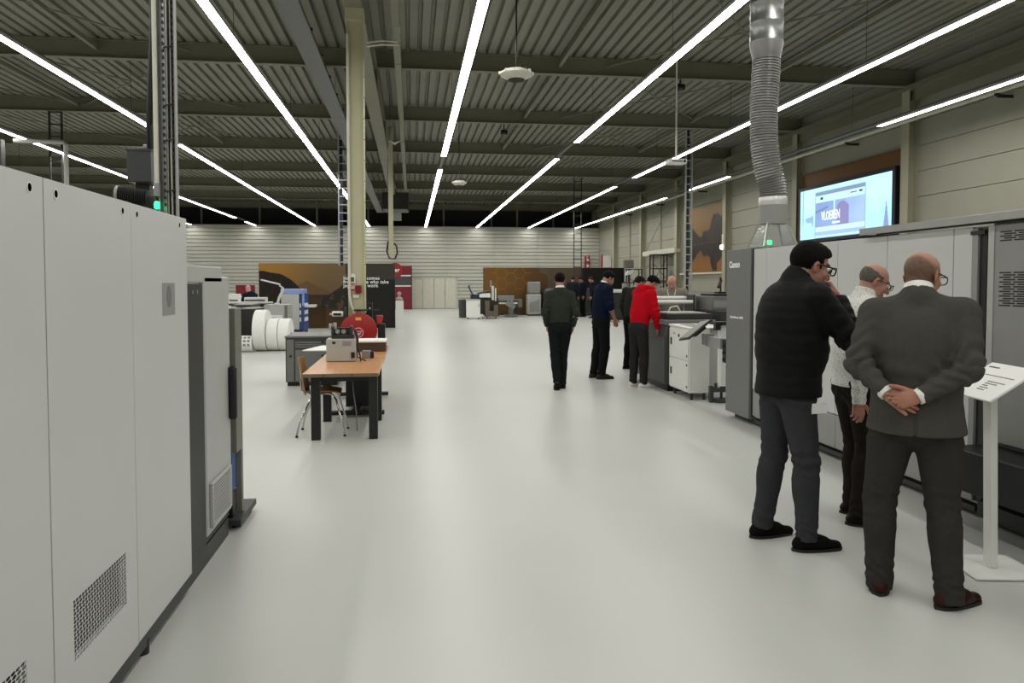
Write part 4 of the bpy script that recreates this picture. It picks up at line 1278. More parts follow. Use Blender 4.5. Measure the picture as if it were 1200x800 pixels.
for x in (4.17, 5.08):
    for y in (36.92, 37.42):
        MB().box(x, x + .05, y, y + .05, .03, .72).at(t).build('leg', M['charcoal'], t)
MB().box(4.2, 4.95, 36.95, 37.45, .76, 1.02).at(t).build('printer', M['machine_mid'], t, bevel=.02)
MB().box(4.95, 5.35, 37.0, 37.4, .45, .85).at(t).build('side_frame', M['olive'], t, bevel=.01)
MB().box(4.2, 5.1, 36.85, 36.9, .62, .70).at(t).build('white_strip', M['white'], t)
t = thing('tilt_stand', 'grey tilted stand unit on the floor under the printer cart', 'stand', (4.75, 36.6, 0))
MB().box(4.45, 5.05, 36.4, 36.8, .03, .12).cyl((4.75, 36.6, .1), (4.75, 36.6, .45), .12, n=14).at(t).build('base', M['machine_grey'], t, bevel=.008)
MB().box(4.5, 4.95, 36.5, 36.7, .45, .68, rot=(0, R(35), 0)).box(4.75, 4.85, 36.45, 36.5, .55, .85, rot=(0, R(-30), 0)).at(t).build('head', M['machine_mid'], t, bevel=.01)
t = thing('silver_dryer', 'tall silver machine with glass front before the hexagon wall', 'machine', (6.1, 38.2, 0))
MB().box(5.80, 6.42, 37.9, 38.5, 1.1, 1.70).at(t).build('upper_drum', M['machine_mid'], t, bevel=.06)
MB().box(5.76, 6.44, 37.85, 38.5, .06, 1.08).at(t).build('lower_housing', M['machine_lgrey'], t, bevel=.05)
MB().prism([(0, 0), (.5, 0), (.5, .65), (0, .45)], (5.85, 37.84, .18), (1, 0, 0), (0, 0, 1), (0, -.01, 0)).at(t).build('glass_front', M['machine_mid'], t)
MB().box(5.8, 6.4, 37.9, 38.5, 0, .06).at(t).build('plinth', M['black'], t)
t = thing('dark_press', 'dark grey press with sloping cover behind the far visitors', 'printing press', (7.6, 37.8, 0))
MB().prism([(6.55, .05), (9.7, .05), (9.7, 1.35), (6.9, 1.42), (6.55, 1.2)], (0, 37.6, 0), (1, 0, 0), (0, 0, 1), (0, .9, 0)).at(t).build('body', M['machine_dark'], t, bevel=.02)
MB().box(6.6, 8.0, 37.4, 37.62, 1.22, 1.34).at(t).build('cover', M['machine_grey'], t, bevel=.02)
MB().box(6.6, 9.6, 37.55, 37.6, .2, .8).at(t).build('front_panel', M['charcoal'], t, bevel=.01)
for x in (6.7, 9.5):
    MB().box(x, x + .1, 37.7, 38.4, 0, .05).at(t).build('foot', M['black'], t)
t = thing('side_console', 'dark console with small boxes right of the navy sweater man', 'console', (8.9, 33.2, 0))
MB().box(8.35, 9.9, 33.0, 33.8, .05, 1.2).at(t).build('body', M['charcoal'], t, bevel=.01)
MB().box(8.9, 9.3, 33.1, 33.5, 1.2, 1.35).at(t).build('white_box', M['paper'], t, bevel=.01)
MB().cyl((9.5, 33.4, 1.2), (9.5, 33.4, 1.62), .16, n=18).at(t).build('grey_drum', M['machine_mid'], t)
MB().box(8.4, 9.85, 33.05, 33.75, 0, .05).at(t).build('plinth', M['black'], t)

t = thing('wall_box', 'white junction box with red trim high on the wall corner', 'box', (12.1, 46.5, 2.7))
MB().box(11.75, 12.28, 46.4, 46.7, 2.62, 3.32).at(t).build('case', M['white'], t, bevel=.01)
MB().box(11.70, 11.75, 46.4, 46.7, 2.6, 3.4).at(t).build('red_edge', M['red'], t)
t = thing('hose_bracket', 'red and white bracket left of the white wall box', 'bracket', (11.35, 49.3, 2.6))
MB().box(11.3, 11.38, 49.3, 49.55, 2.6, 3.4).box(11.55, 11.6, 49.3, 49.55, 2.55, 3.45).at(t).build('rails', M['red'], t)
MB().box(11.38, 11.55, 49.3, 49.5, 2.7, 2.85).box(11.38, 11.55, 49.3, 49.5, 3.1, 3.2).at(t).build('clips', M['white'], t)

# right wall fittings
o = MB().box(12.02, 12.26, 34.0, 38.9, 3.05, 3.22).box(11.96, 12.02, 34.0, 38.9, 3.02, 3.25).build('wall_rail', M['offwhite'], bevel=.006)
tag(o, 'horizontal pale steel rail on the right wall above the black racks', 'rail')
o = MB().tube([(12.05, 38.6, 3.26), (12.2, 35.6, 5.3)], .018, 6).build('tie_rod', M['machine_mid'])
tag(o, 'thin diagonal tie rod above the wall rail', 'rod')


def rack(x, y, w, d, h, lab, n):
    t = thing('storage_rack', lab, 'rack', (x, y, 0), 0)
    for a in (0, w):
        for b in (0, d):
            MB().box(a - .025, a + .025, b - .025, b + .025, 0, h).build('upright', M['charcoal'], t)
    for k in range(n):
        z = .3 + (h - .35) * k / (n - 1)
        MB().box(0, w, 0, d, z, z + .05).build('shelf', M['charcoal'], t)
    MB().tube([(0, -.0, h * .55), (w, 0, h * .95)], .012, 5).tube([(0, 0, h * .85), (w, 0, h * .6)], .012, 5).build('brace', M['charcoal'], t)
    return t


rack(11.35, 35.2, .68, .5, 3.0, 'tall black open rack under the wall rail', 5)
rack(10.85, 38.0, .8, .5, 2.35, 'shorter black rack left of the tall black rack', 4)
rack(10.2, 34.0, 1.6, .5, 1.75, 'wide low dark rack behind the bald man in the light sweater', 3)
t = thing('lamp_unit', 'grey and white lamp unit on a post behind the red hoodie man', 'lamp', (10.4, 36, 0))
MB().cyl((10.4, 36, 0), (10.4, 36, 2.3), .05, n=10).at(t).build('post', M['charcoal'], t)
MB().box(10.15, 10.6, 35.85, 36.15, 2.35, 2.75).at(t).build('head', M['olive'], t, bevel=.03)
MB().prism([(0, 0), (.35, .05), (.42, .28), (.12, .22)], (10.2, 35.84, 2.0), (1, 0, 0), (0, 0, 1), (0, .25, 0)).at(t).build('reflector', M['white'], t, bevel=.02)
o = thing('wall_lamp', 'small round white wall lamp on the post right of the lake poster', 'lamp', (12.0, 28.6, 3.02))
MB().lathe([(.02, -.1), (.08, -.09), (.10, -.05), (.10, 0)], (0, 0, 0), 'x', 18).build('globe', emit_mat('lamp_globe', (255, 250, 235), 1.6), o)
MB().box(.0, .04, -.09, .09, -.12, .5).build('back_plate', M['offwhite'], o)

# ================================================================== HANGING THINGS


def cable_ladder(name, lab, x0, x1, y, z0, z1, m_, rung=.3, tray=None):
    t = thing(name, lab, 'cable ladder', ((x0 + x1) / 2, y, z0), 0, 'hanging cable ladders')
    for x in (x0, x1):
        MB().box(x - .02, x + .02, y - .03, y + .03, z0, z1).at(t).build('rail', m_, t, smooth=False)
    m2 = MB()
    z = z0 + .1
    first_ = None
    while z < z1 - .05:
        if first_ is None:
            first_ = MB().box(x0 - t.location.x, x1 - t.location.x, -.012, .012, 0, .035).build('rung', m_, t, loc=(0, 0, z - z0), smooth=False)
        else:
            dup(first_, t, (0, 0, z - z0))
        z += rung
    if tray:
        MB().box(x0 + .03, x0 + .13, y + .02, y + .06, z0, z1).at(t).build('cable_bundle', tray, t)
    return t


cable_ladder('cable_ladder', 'black cable ladder hanging down to the far visitors by the hexagon wall', 7.95, 8.32, 37.2, 1.45, 6.82, M['charcoal'], .42)
cable_ladder('cable_ladder', 'pale cable ladder hanging left of the lake poster on the right', 9.10, 9.31, 24.8, .9, 6.82, M['machine_lgrey'], .26, M['charcoal'])
cable_ladder('cable_ladder', 'cable ladder with dark blue edge left of the beige column', -2.36, -2.06, 26.0, 2.2, 6.82, M['machine_lgrey'], .27, M['navy'])
cable_ladder('cable_ladder', 'dark cable ladder at far left above the left press', -9.98, -9.66, 23.1, 3.2, 6.42, M['charcoal'], .34)
o = MB().cyl((-8.28, 20, 0), (-8.28, 20, 4.95), .05, n=10).tube([(-8.28, 20, 4.95), (-8.34, 20, 5.02), (-9.45, 20, 5.03)], .05, 8).build('bent_pipe', M['machine_lgrey'])
tag(o, 'pale bent pipe beside the dark cable ladder at far left', 'pipe')
MB().box(-8.40, -8.16, 19.9, 20.1, 0, .02).build('base_flange', M['charcoal'], o)
o = MB().box(-10.12, -9.84, 20.2, 20.4, 3.6, 5.1).box(-10.12, -10.04, 20.25, 20.35, 5.1, 6.79).build('cable_chain', M['charcoal'])
tag(o, 'black cable drop at the far left edge above the press', 'cable')
t = thing('service_post', 'pale vertical service post with a black cable loop, past the column', 'post', (-.61, 24, 2.45))
MB().box(-.68, -.54, 23.95, 24.05, 2.45, 6.4).at(t).build('post', M['column'], t, bevel=.008)
MB().tube([(-.7, 24, 2.9), (-.74, 24, 2.6), (-.66, 24, 2.38), (-.5, 24, 2.36), (-.42, 24, 2.55), (-.44, 24, 2.75), (-.52, 24, 2.85)], .025, 8).at(t).build('cable_loop', M['black'], t)
MB().box(-.7, -.69, 23.97, 24.03, 2.6, 5.5).at(t).build('cable_strip', M['charcoal'], t)
t = thing('heater_unit', 'dark ceiling heater block with pale outlet, far behind the service post', 'heater', (-.75, 37, 4.8))
MB().box(-1.35, -.1, 36.8, 37.8, 5.05, 5.9).at(t).build('case', M['charcoal'], t, bevel=.02)
MB().box(-1.3, -.15, 36.75, 36.8, 4.95, 5.12).box(-.9, -.45, 36.8, 37.2, 4.6, 5.05).at(t).build('outlet', M['machine_mid'], t, bevel=.01)
for x in (-1.25, -.2):
    MB().cyl((x, 37.3, 5.9), (x, 37.3, 6.45), .015, n=6).at(t).build('hanger_rod', M['galv'], t)


def dome(x, y, z, s, lab, ytop=6.8):
    t = thing('ceiling_sensor', lab, 'sensor', (x, y, z), 0, 'round hanging ceiling sensors')
    MB().lathe([(.10, -.075), (.13, -.07), (.235, -.02), (.25, .0), (.245, .025), (.17, .06), (.02, .075)], (0, 0, 0), 'z', 28).build('housing', M['offwhite'], t)
    MB().lathe([(.0, -.088), (.12, -.086), (.125, -.074)], (0, 0, 0), 'z', 24).build('lens', M['dark'], t)
    for a in np.linspace(0, 2 * PI, 9)[:-1]:
        MB().box(-.02, .02, -.012, .012, -.012, .03).build('clip', M['white'], t, loc=(.245 * math.cos(a), .245 * math.sin(a), .01))
    MB().cyl((0, 0, .07), (0, 0, ytop - z + .02), .012, n=8).build('drop_rod', M['black'], t)
    MB().tube([(.05, 0, .07), (.09, 0, .13), (.15, 0, .14), (.19, 0, .05)], .009, 6).build('lead', M['black'], t)
    t.scale = (s, s, 1)
    return t


dome(1.505, 11.0, 4.585, .95, 'round white sensor hanging from a rod near the top middle')
dome(1.37, 22.0, 4.46, .8, 'smaller round sensor far behind, hanging over the middle aisle')
t = thing('projector', 'small white projector on a ceiling pole left of the metal duct', 'projector', (6.0, 17.0, 4.3))
MB().box(-.21, .21, -.15, .15, .02, .12).build('case', M['white'], t, bevel=.015)
MB().box(-.14, .10, -.155, -.15, .05, .09).build('front_grille', M['machine_grey'], t)
MB().cyl((.15, -.17, .07), (.15, -.15, .07), .03, n=14).build('lens', M['black'], t)
MB().cyl((0, 0, .12), (0, 0, 2.51), .02, n=10).build('ceiling_pole', M['white'], t)
MB().box(-.08, .08, -.08, .08, 2.46, 2.52).build('pole_plate', M['charcoal'], t)
t = thing('exit_sign', 'small white V shaped sign hanging under the roof right of the column', 'sign', (-.40, 20.0, 5.2))
MB().prism([(-.16, .06), (0, -.06), (.16, .06), (.0, .0)], (0, -.02, 0), (1, 0, 0), (0, 0, 1), (0, .04, 0)).build('panel', M['white'], t)
MB().cyl((-.12, 0, .04), (-.12, 0, 1.22), .006, n=6).cyl((.12, 0, .04), (.12, 0, 1.22), .006, n=6).build('hanger_wire', M['charcoal'], t)
for (x, y, z, lab) in ((2.8, 23.2, 6.15, 'dark roof speaker hung above the middle light strip'), (-5.1, 17.5, 6.15, 'dark roof fitting left of the cable tray'), (6.3, 17.6, 6.2, 'dark roof fitting near the projector pole')):
    t = thing('roof_fitting', lab, 'fitting', (x, y, z))
    MB().box(-.1, .1, -.08, .08, -.06, .08).build('case', M['black'], t, bevel=.02)
    MB().cyl((0, 0, .06), (0, 0, .24), .02, n=8).build('stem', M['charcoal'], t)
    MB().cyl((-.08, -.1, -.03), (.04, -.1, -.03), .04, n=10).build('nozzle', M['charcoal'], t)

# ================================================================== PEOPLE
# Each body is one smooth surface grown from blended tapered limbs (distance field + surface nets);
# clothes, hair, shoes and glasses are further surfaces that follow it.


def V3(*a):
    return np.array(a, np.float32)


class Field:
    def __init__(s, lo, hi, h):
        s.lo = np.array(lo, np.float32)
        s.h = h
        s.n = np.ceil((np.array(hi) - s.lo) / h).astype(int) + 1
        s.F = np.full(s.n, 0.5, np.float32)

    def _win(s, lo, hi):
        a = np.clip(np.floor((lo - s.lo) / s.h).astype(int), 0, s.n)
        b = np.clip(np.ceil((hi - s.lo) / s.h).astype(int) + 1, 0, s.n)
        sl = tuple(slice(i, j) for i, j in zip(a, b))
        ax = [(s.lo[k] + s.h * np.arange(a[k], b[k], dtype=np.float32)) for k in range(3)]
        return sl, ax[0][:, None, None], ax[1][None, :, None], ax[2][None, None, :]

    def _mix(s, sl, d, k):
        f = s.F[sl]
        if k > 0:
            h = np.maximum(k - np.abs(f - d), 0) / k
            s.F[sl] = np.minimum(f, d) - h * h * k * .25
        else:
            s.F[sl] = np.minimum(f, d)

    def cone(s, a, b, ra, rb, k=.03, flat=1.0, fdir=None, cap=None):
        a, b = np.asarray(a, np.float32), np.asarray(b, np.float32)
        R_ = max(ra, rb) * max(1, flat) + k + 2 * s.h
        sl, X, Y, Z = s._win(np.minimum(a, b) - R_, np.maximum(a, b) + R_)
        ab = b - a
        L2 = float(ab @ ab) + 1e-9
        t = np.clip(((X - a[0]) * ab[0] + (Y - a[1]) * ab[1] + (Z - a[2]) * ab[2]) / L2, 0, 1)
        vx, vy, vz = X - (a[0] + t * ab[0]), Y - (a[1] + t * ab[1]), Z - (a[2] + t * ab[2])
        q = vx * vx + vy * vy + vz * vz
        if flat != 1.0:
            fd = np.asarray(fdir, np.float32)
            fd = fd - ab * (float(fd @ ab) / L2)
            fd = fd / (np.linalg.norm(fd) + 1e-9)
            vf = vx * fd[0] + vy * fd[1] + vz * fd[2]
            q = q + vf * vf * (1 / (flat * flat) - 1)
        d = np.sqrt(np.maximum(q, 0)) - (ra + (rb - ra) * t)
        if flat < 1:
            d = d * (.5 + .5 * flat)
        if cap is not None:       # flat end at b
            u = ab / math.sqrt(L2)
            e = (X - b[0]) * u[0] + (Y - b[1]) * u[1] + (Z - b[2]) * u[2]
            d = np.maximum(d, e)
        s._mix(sl, d, k)

    def _ell(s, c, r, Rm, pad):
        c = np.asarray(c, np.float32)
        R_ = max(r) + pad
        sl, X, Y, Z = s._win(c - R_, c + R_)
        x, y, z = X - c[0], Y - c[1], Z - c[2]
        if Rm is not None:
            m = np.asarray(Rm, np.float32)
            x, y, z = m[0, 0] * x + m[1, 0] * y + m[2, 0] * z, m[0, 1] * x + m[1, 1] * y + m[2, 1] * z, m[0, 2] * x + m[1, 2] * y + m[2, 2] * z
        k0 = np.sqrt((x / r[0]) ** 2 + (y / r[1]) ** 2 + (z / r[2]) ** 2)
        k1 = np.sqrt((x / r[0] ** 2) ** 2 + (y / r[1] ** 2) ** 2 + (z / r[2] ** 2) ** 2) + 1e-6
        return sl, k0 * (k0 - 1) / k1

    def ell(s, c, r, k=.03, Rm=None):
        sl, d = s._ell(c, r, Rm, k + 2 * s.h)
        s._mix(sl, d, k)

    def carve(s, c, r, k=.01, Rm=None):
        sl, d = s._ell(c, r, Rm, k + 2 * s.h)
        f, d = s.F[sl], -d
        h = np.maximum(k - np.abs(f - d), 0) / k
        s.F[sl] = np.maximum(f, d) + h * h * k * .25

    def coords(s):
        return [(s.lo[i] + s.h * np.arange(s.n[i], dtype=np.float32)).reshape([-1 if j == i else 1 for j in range(3)]) for i in range(3)]

    def below(s, z):          # keep what is above z
        Z = s.coords()[2]
        s.F = np.maximum(s.F, z - Z)

    def above(s, z):          # keep what is below z
        Z = s.coords()[2]
        s.F = np.maximum(s.F, Z - z)

    def half(s, p, nrm):      # keep the side opposite to nrm
        X, Y, Z = s.coords()
        s.F = np.maximum(s.F, (X - p[0]) * nrm[0] + (Y - p[1]) * nrm[1] + (Z - p[2]) * nrm[2])

    def mesh(s, smooth=1):
        F = s.F
        S = F < 0
        c = [S[i:F.shape[0] - 1 + i, j:F.shape[1] - 1 + j, k:F.shape[2] - 1 + k] for i in (0, 1) for j in (0, 1) for k in (0, 1)]
        anyv = c[0].copy()
        allv = c[0].copy()
        for q in c[1:]:
            anyv |= q
            allv &= q
        act = anyv & ~allv
        I = np.argwhere(act)
        if len(I) == 0:
            return np.zeros((0, 3)), np.zeros((0, 4), int)
        offs = [(i, j, k) for i in (0, 1) for j in (0, 1) for k in (0, 1)]
        val = [F[I[:, 0] + o[0], I[:, 1] + o[1], I[:, 2] + o[2]] for o in offs]
        P = np.zeros((len(I), 3), np.float32)
        N = np.zeros(len(I), np.float32)
        for a in range(8):
            for b in range(a + 1, 8):
                df = [offs[b][q] - offs[a][q] for q in range(3)]
                if sum(map(abs, df)) != 1:
                    continue
                m = (val[a] < 0) != (val[b] < 0)
                t = val[a][m] / (val[a][m] - val[b][m])
                P[m] += np.array(offs[a], np.float32) + t[:, None] * np.array(df, np.float32)
                N[m] += 1
        P = P / N[:, None] + I
        idx = np.full(act.shape, -1, np.int64)
        idx[tuple(I.T)] = np.arange(len(I))
        Q = []
        for ax in range(3):
            u, v = [(1, 2), (2, 0), (0, 1)][ax]
            A = S[tuple(slice(0, -1) if i == ax else slice(1, -1) for i in range(3))]
            B = S[tuple(slice(1, None) if i == ax else slice(1, -1) for i in range(3))]
            E = np.argwhere(A != B)
            if not len(E):
                continue
            flip = A[tuple(E.T)]
            E = E.copy()
            for i in range(3):
                if i != ax:
                    E[:, i] += 1
            def g(du, dv):
                e = E.copy()
                e[:, u] -= du
                e[:, v] -= dv
                return idx[tuple(e.T)]
            q = np.stack([g(1, 1), g(0, 1), g(0, 0), g(1, 0)], 1)
            q[~flip] = q[~flip][:, ::-1]
            Q.append(q)
        Q = np.concatenate(Q)
        Q = Q[(Q >= 0).all(1)]
        P = P * s.h + s.lo
        for _ in range(smooth):
            acc = np.zeros_like(P)
            cnt = np.zeros(len(P), np.float32)
            for i in range(4):
                a, b = Q[:, i], Q[:, (i + 1) % 4]
                for d_ in range(3):
                    acc[:, d_] += np.bincount(a, P[b, d_], len(P)) + np.bincount(b, P[a, d_], len(P))
                cnt += np.bincount(a, minlength=len(P)) + np.bincount(b, minlength=len(P))
            P = .45 * P + .55 * acc / np.maximum(cnt, 1)[:, None]
        return P, Q


def quads_obj(name, P, Q, m, parent, col=None, **props):
    me = bpy.data.meshes.new(name)
    n, q = len(P), len(Q)
    me.vertices.add(n)
    me.vertices.foreach_set('co', np.ascontiguousarray(P, np.float32).ravel())
    me.loops.add(q * 4)
    me.loops.foreach_set('vertex_index', np.ascontiguousarray(Q, np.int32).ravel())
    me.polygons.add(q)
    me.polygons.foreach_set('loop_start', np.arange(0, q * 4, 4, dtype=np.int32))
    me.update(calc_edges=True)
    me.polygons.foreach_set('use_smooth', np.ones(q, bool))
    me.materials.append(m)
    if col is not None:
        set_col(me, col)
    o = bpy.data.objects.new(name, me)
    COL.objects.link(o)
    o.parent = parent
    for k, v in props.items():
        o[k] = v
    return o


def vnormals(P, Q):
    n = np.cross(P[Q[:, 2]] - P[Q[:, 0]], P[Q[:, 3]] - P[Q[:, 1]])
    N = np.zeros_like(P)
    for i in range(4):
        for d in range(3):
            N[:, d] += np.bincount(Q[:, i], n[:, d], len(P))
    return N / (np.linalg.norm(N, axis=1, keepdims=True) + 1e-12)


def unit(v):
    v = np.asarray(v, float)
    return v / (np.linalg.norm(v) + 1e-12)


def rotm(yaw, pitch, roll=0):
    """head turn: yaw to the person's right, pitch = bow"""
    return np.array((Matrix.Rotation(-R(yaw), 3, 'Z') @ Matrix.Rotation(-R(pitch), 3, 'X') @ Matrix.Rotation(R(roll), 3, 'Y')))


SKIN = attr_mat('skin', .5, .35, bump=.12, bscale=260)
SHOE_SOLE = mat('shoe_sole', (24, 22, 20), .7)
EYE = attr_mat('eye_surface', .15, .5)
CLOTH = {}


def cloth(name, rgb, rough=.9, bump=.35, bscale=420, var=.08, scale=30, spec=.08):
    if name not in CLOTH:
        CLOTH[name] = mat(name, rgb, rough, spec=spec, var=var, scale=scale, bump=bump, bscale=bscale)
    return CLOTH[name]


BASE = dict(pelvis=(0, 0, .96), waist=(0, .005, 1.13), chest=(0, 0, 1.33), neck=(0, -.015, 1.545), head=(0, .045, 1.668),
            shL=(-.185, -.01, 1.465), shR=(.185, -.01, 1.465), elL=(-.25, -.03, 1.18), elR=(.25, -.03, 1.18),
            wrL=(-.26, .05, .925), wrR=(.26, .05, .925), hipL=(-.09, 0, .93), hipR=(.09, 0, .93),
            knL=(-.11, .02, .51), knR=(.11, .02, .51), anL=(-.12, -.03, .085), anR=(.12, -.03, .085))


def hand_field(w, d, nrm, side, s, curl, spread=.0, thumb=(.75, .6, .35), tcurl=20, h=.0028):
    """w wrist, d direction to knuckles, nrm palm normal (out of the palm), side = +1/-1 picks the thumb side"""
    d, nrm = unit(d), np.asarray(nrm, float)
    nrm = unit(nrm - d * (nrm @ d))
    t = np.cross(d, nrm) * side
    f = Field(w - .23 * s, w + .23 * s, h)
    f.cone(w - d * .035 * s, w + d * .02 * s, .026 * s, .025 * s, .01, .74, nrm)
    offs = (.031, .0105, -.0105, -.030)
    kn = [.088, .093, .089, .080]
    ln = [.072, .080, .074, .058]
    rd = [.0095, .0098, .0094, .0084]
    for i in range(4):
        k = w + d * kn[i] * s + t * offs[i] * s
        f.cone(w + t * offs[i] * .45 * s + d * .01 * s, k, .0165 * s, .0125 * s, .016, .9, nrm)
    f.ell(w + d * .045 * s + nrm * .006 * s, (.034 * s, .034 * s, .016 * s), .015, np.stack([t, d, nrm], 1))
    for i in range(4):
        p = w + d * kn[i] * s + t * offs[i] * s
        c = curl[i] if isinstance(curl, (list, tuple)) else (curl, curl, curl)
        a = 0
        lat = t * (offs[i] * spread * 8)
        for j, fr in enumerate((.44, .31, .25)):
            a += R(c[j])
            dd = unit(d * math.cos(a) + nrm * math.sin(a) + lat)
            q = p + dd * ln[i] * fr * s
            f.cone(p, q, rd[i] * s * (1 - .08 * j), rd[i] * s * (.94 - .1 * j), .003 if j == 0 else .002)
            p = q
    p = w + d * .018 * s + t * .022 * s
    dd = unit(t * thumb[0] + d * thumb[1] + nrm * thumb[2])
    ax = unit(np.cross(dd, d))
    a = 0
    for j, (L_, r0, r1) in enumerate(((.045, .015, .012), (.033, .0115, .0105), (.027, .0105, .0082))):
        q = p + dd * L_ * s
        f.cone(p, q, r0 * s, r1 * s, .012 if j == 0 else .002)
        p = q
        dd = unit(dd + (unit(d + nrm * .4) - dd) * (tcurl / 60))
    return f.mesh(1)


HAIR_STYLES = ('short', 'bald_ring', 'cropped', 'none')


def person(label, loc, rotz, s=1.0, J=None, look=(0, 10), girth=1.0, belly=1.0, near=True, skin=(168, 126, 110), hair='short', hair_rgb=(34, 26, 22),
           top=None, trousers=None, shoes=None, hands=None, glasses=None, collar=None, badge=False, group=None, head_s=1.0, toes=(0, 0), ring=.045, hood=False, lanyard=False, belt=False):
    t = thing('person', label, 'person', loc, rotz, group)
    J0 = dict(BASE)
    J0.update(J or {})
    J = {k: np.array(v, float) * s for k, v in J0.items()}
    h = (.0065 if near else .012) * 1.0
    hc = (.0075 if near else .012)
    fwd = np.array((0, 1, 0.0))
    allp = np.array(list(J.values()))
    lo, hi = allp.min(0) - .2 * s, allp.max(0) + .2 * s
    lo[2] = -.02
    Rh = rotm(*look)
    H = J['head']
    hs = s * head_s

    def hp(x, y, z):
        return H + Rh @ (np.array((x, y, z)) * hs)

    # ---------------- body, one surface
    f = Field(lo, hi, h)
    f.ell(J['pelvis'] + (0, -.005, 0), (.135 * s * girth, .095 * s * girth, .11 * s), .05)
    f.cone(J['pelvis'], J['waist'], .112 * s * girth, .112 * s * girth, .06, .76, fwd)
    f.cone(J['waist'], J['chest'], .112 * s * girth, .135 * s * girth, .06, .75, fwd)
    f.ell(J['chest'] + (0, 0, .02), (.155 * s * girth, .10 * s * girth, .16 * s), .05)
    nb = J['neck']
    nd = unit(hp(0, -.03, .0) - nb)
    f.cone(nb - (0, 0, .03), hp(0, -.022, -.055), .060 * s, .054 * hs, .04)
    for S_ in 'LR':
        f.cone(nb + (0, 0, -.02), J['sh' + S_], .05 * s, .058 * s, .05)
        f.cone(J['sh' + S_], J['el' + S_], .052 * s, .041 * s, .04)
        f.cone(J['el' + S_], J['wr' + S_], .041 * s, .026 * s, .02)
        m_ = J['el' + S_] * .7 + J['wr' + S_] * .3
        f.ell(m_, (.041 * s, .041 * s, .041 * s), .03)
        f.cone(J['hip' + S_], J['kn' + S_], .076 * s * girth, .054 * s, .04)
        f.cone(J['kn' + S_], J['an' + S_], .055 * s, .037 * s, .03)
        cm = J['kn' + S_] * .68 + J['an' + S_] * .32 + (0, -.018 * s, 0)
        f.ell(cm, (.05 * s, .052 * s, .11 * s), .04)
        tz = R(toes[0 if S_ == 'L' else 1])
        td = np.array((math.sin(tz), math.cos(tz), 0))
        an = J['an' + S_]
        f.cone(an, (*(an[:2] - td[:2] * .03 * s), .04 * s), .036 * s, .032 * s, .02)
        f.cone((*an[:2], .05 * s), (*(an[:2] + td[:2] * .13 * s), .028 * s), .036 * s, .024 * s, .03)
    # head
    f.ell(hp(0, -.012, .034), (.0745 * hs, .094 * hs, .086 * hs), .03, Rh)
    f.ell(hp(0, .028, -.03), (.058 * hs, .064 * hs, .082 * hs), .03, Rh)
    f.ell(hp(0, .018, -.062), (.054 * hs, .062 * hs, .045 * hs), .025, Rh)
    f.ell(hp(0, .066, -.098), (.026 * hs, .024 * hs, .020 * hs), .025, Rh)
    f.ell(hp(0, .078, .030), (.050 * hs, .018 * hs, .012 * hs), .015, Rh)
    for sx in (-1, 1):
        f.ell(hp(.040 * sx, .062, -.022), (.022 * hs, .022 * hs, .018 * hs), .02, Rh)
        f.carve(hp(.031 * sx, .101, .010), (.019 * hs, .014 * hs, .012 * hs), .012, Rh)
    f.cone(hp(0, .088, .014), hp(0, .113, -.028), .009 * hs, .0135 * hs, .014)
    for sx in (-1, 1):
        f.ell(hp(.012 * sx, .100, -.032), (.008 * hs, .011 * hs, .008 * hs), .006, Rh)
        Re = Rh @ rotm(-22 * sx, 0, 0)
        f.ell(hp(.0805 * sx, -.006, -.004), (.0075 * hs, .020 * hs, .033 * hs), .008, Re)
        f.carve(hp(.089 * sx, .000, -.002), (.007 * hs, .010 * hs, .018 * hs), .004, Re)
    f.ell(hp(0, .091, -.060), (.024 * hs, .009 * hs, .0055 * hs), .006, Rh)
    f.ell(hp(0, .089, -.071), (.021 * hs, .009 * hs, .0060 * hs), .006, Rh)
    P, Q = f.mesh(1)
    parts = [(P, Q)]
    # hands with five fingers, finer surface, rooted inside the wrist
    hd = hands or {}
    for S_, sd in (('L', -1), ('R', 1)):
        w = J['wr' + S_]
        dflt = dict(d=unit(w - J['el' + S_]) * .8 + np.array((0, 0, -.35)), n=(-sd * 1.0, .15, 0), curl=[(18, 22, 15), (22, 26, 18), (26, 30, 20), (30, 34, 22)])
        g = dict(dflt, **hd.get(S_, {}))
        if g.get('hide'):
            continue
        hP, hQ = hand_field(w, g['d'], g['n'], sd * g.get('flip', 1), s * g.get('hs', 1.0), g['curl'], g.get('spread', 0), g.get('thumb', (.75, .6, .35)), g.get('tcurl', 20), .0028 if near else .0045)
        parts.append((hP, hQ))
    Pa = np.concatenate([p for p, q in parts])
    off = np.cumsum([0] + [len(p) for p, q in parts])
    Qa = np.concatenate([q + o for (p, q), o in zip(parts, off)])
    # skin colours in head space
    L = (Pa - H) @ Rh / hs
    c = np.tile(np.array(skin, float), (len(Pa), 1))
    c *= (1 + .05 * fbm(Pa[:, 0] * 12, Pa[:, 2] * 12 + Pa[:, 1] * 9, 3))[:, None]
    inh = np.abs(L).max(1) < .16
    lips = inh & (np.abs(L[:, 0]) < .024) & (L[:, 2] < -.054) & (L[:, 2] > -.077) & (L[:, 1] > .075)
    c[lips] = np.array(skin) * (.86, .62, .62)
    brow = inh & (np.abs(np.abs(L[:, 0]) - .032) < .020) & (np.abs(L[:, 2] - .034 + .1 * np.abs(np.abs(L[:, 0]) - .03)) < .006) & (L[:, 1] > .055)
    c[brow] = np.array(hair_rgb) * .8 + 18
    ear = inh & (np.abs(L[:, 0]) > .078) & (L[:, 2] < .035)
    c[ear] = c[ear] * (1.03, .86, .84)
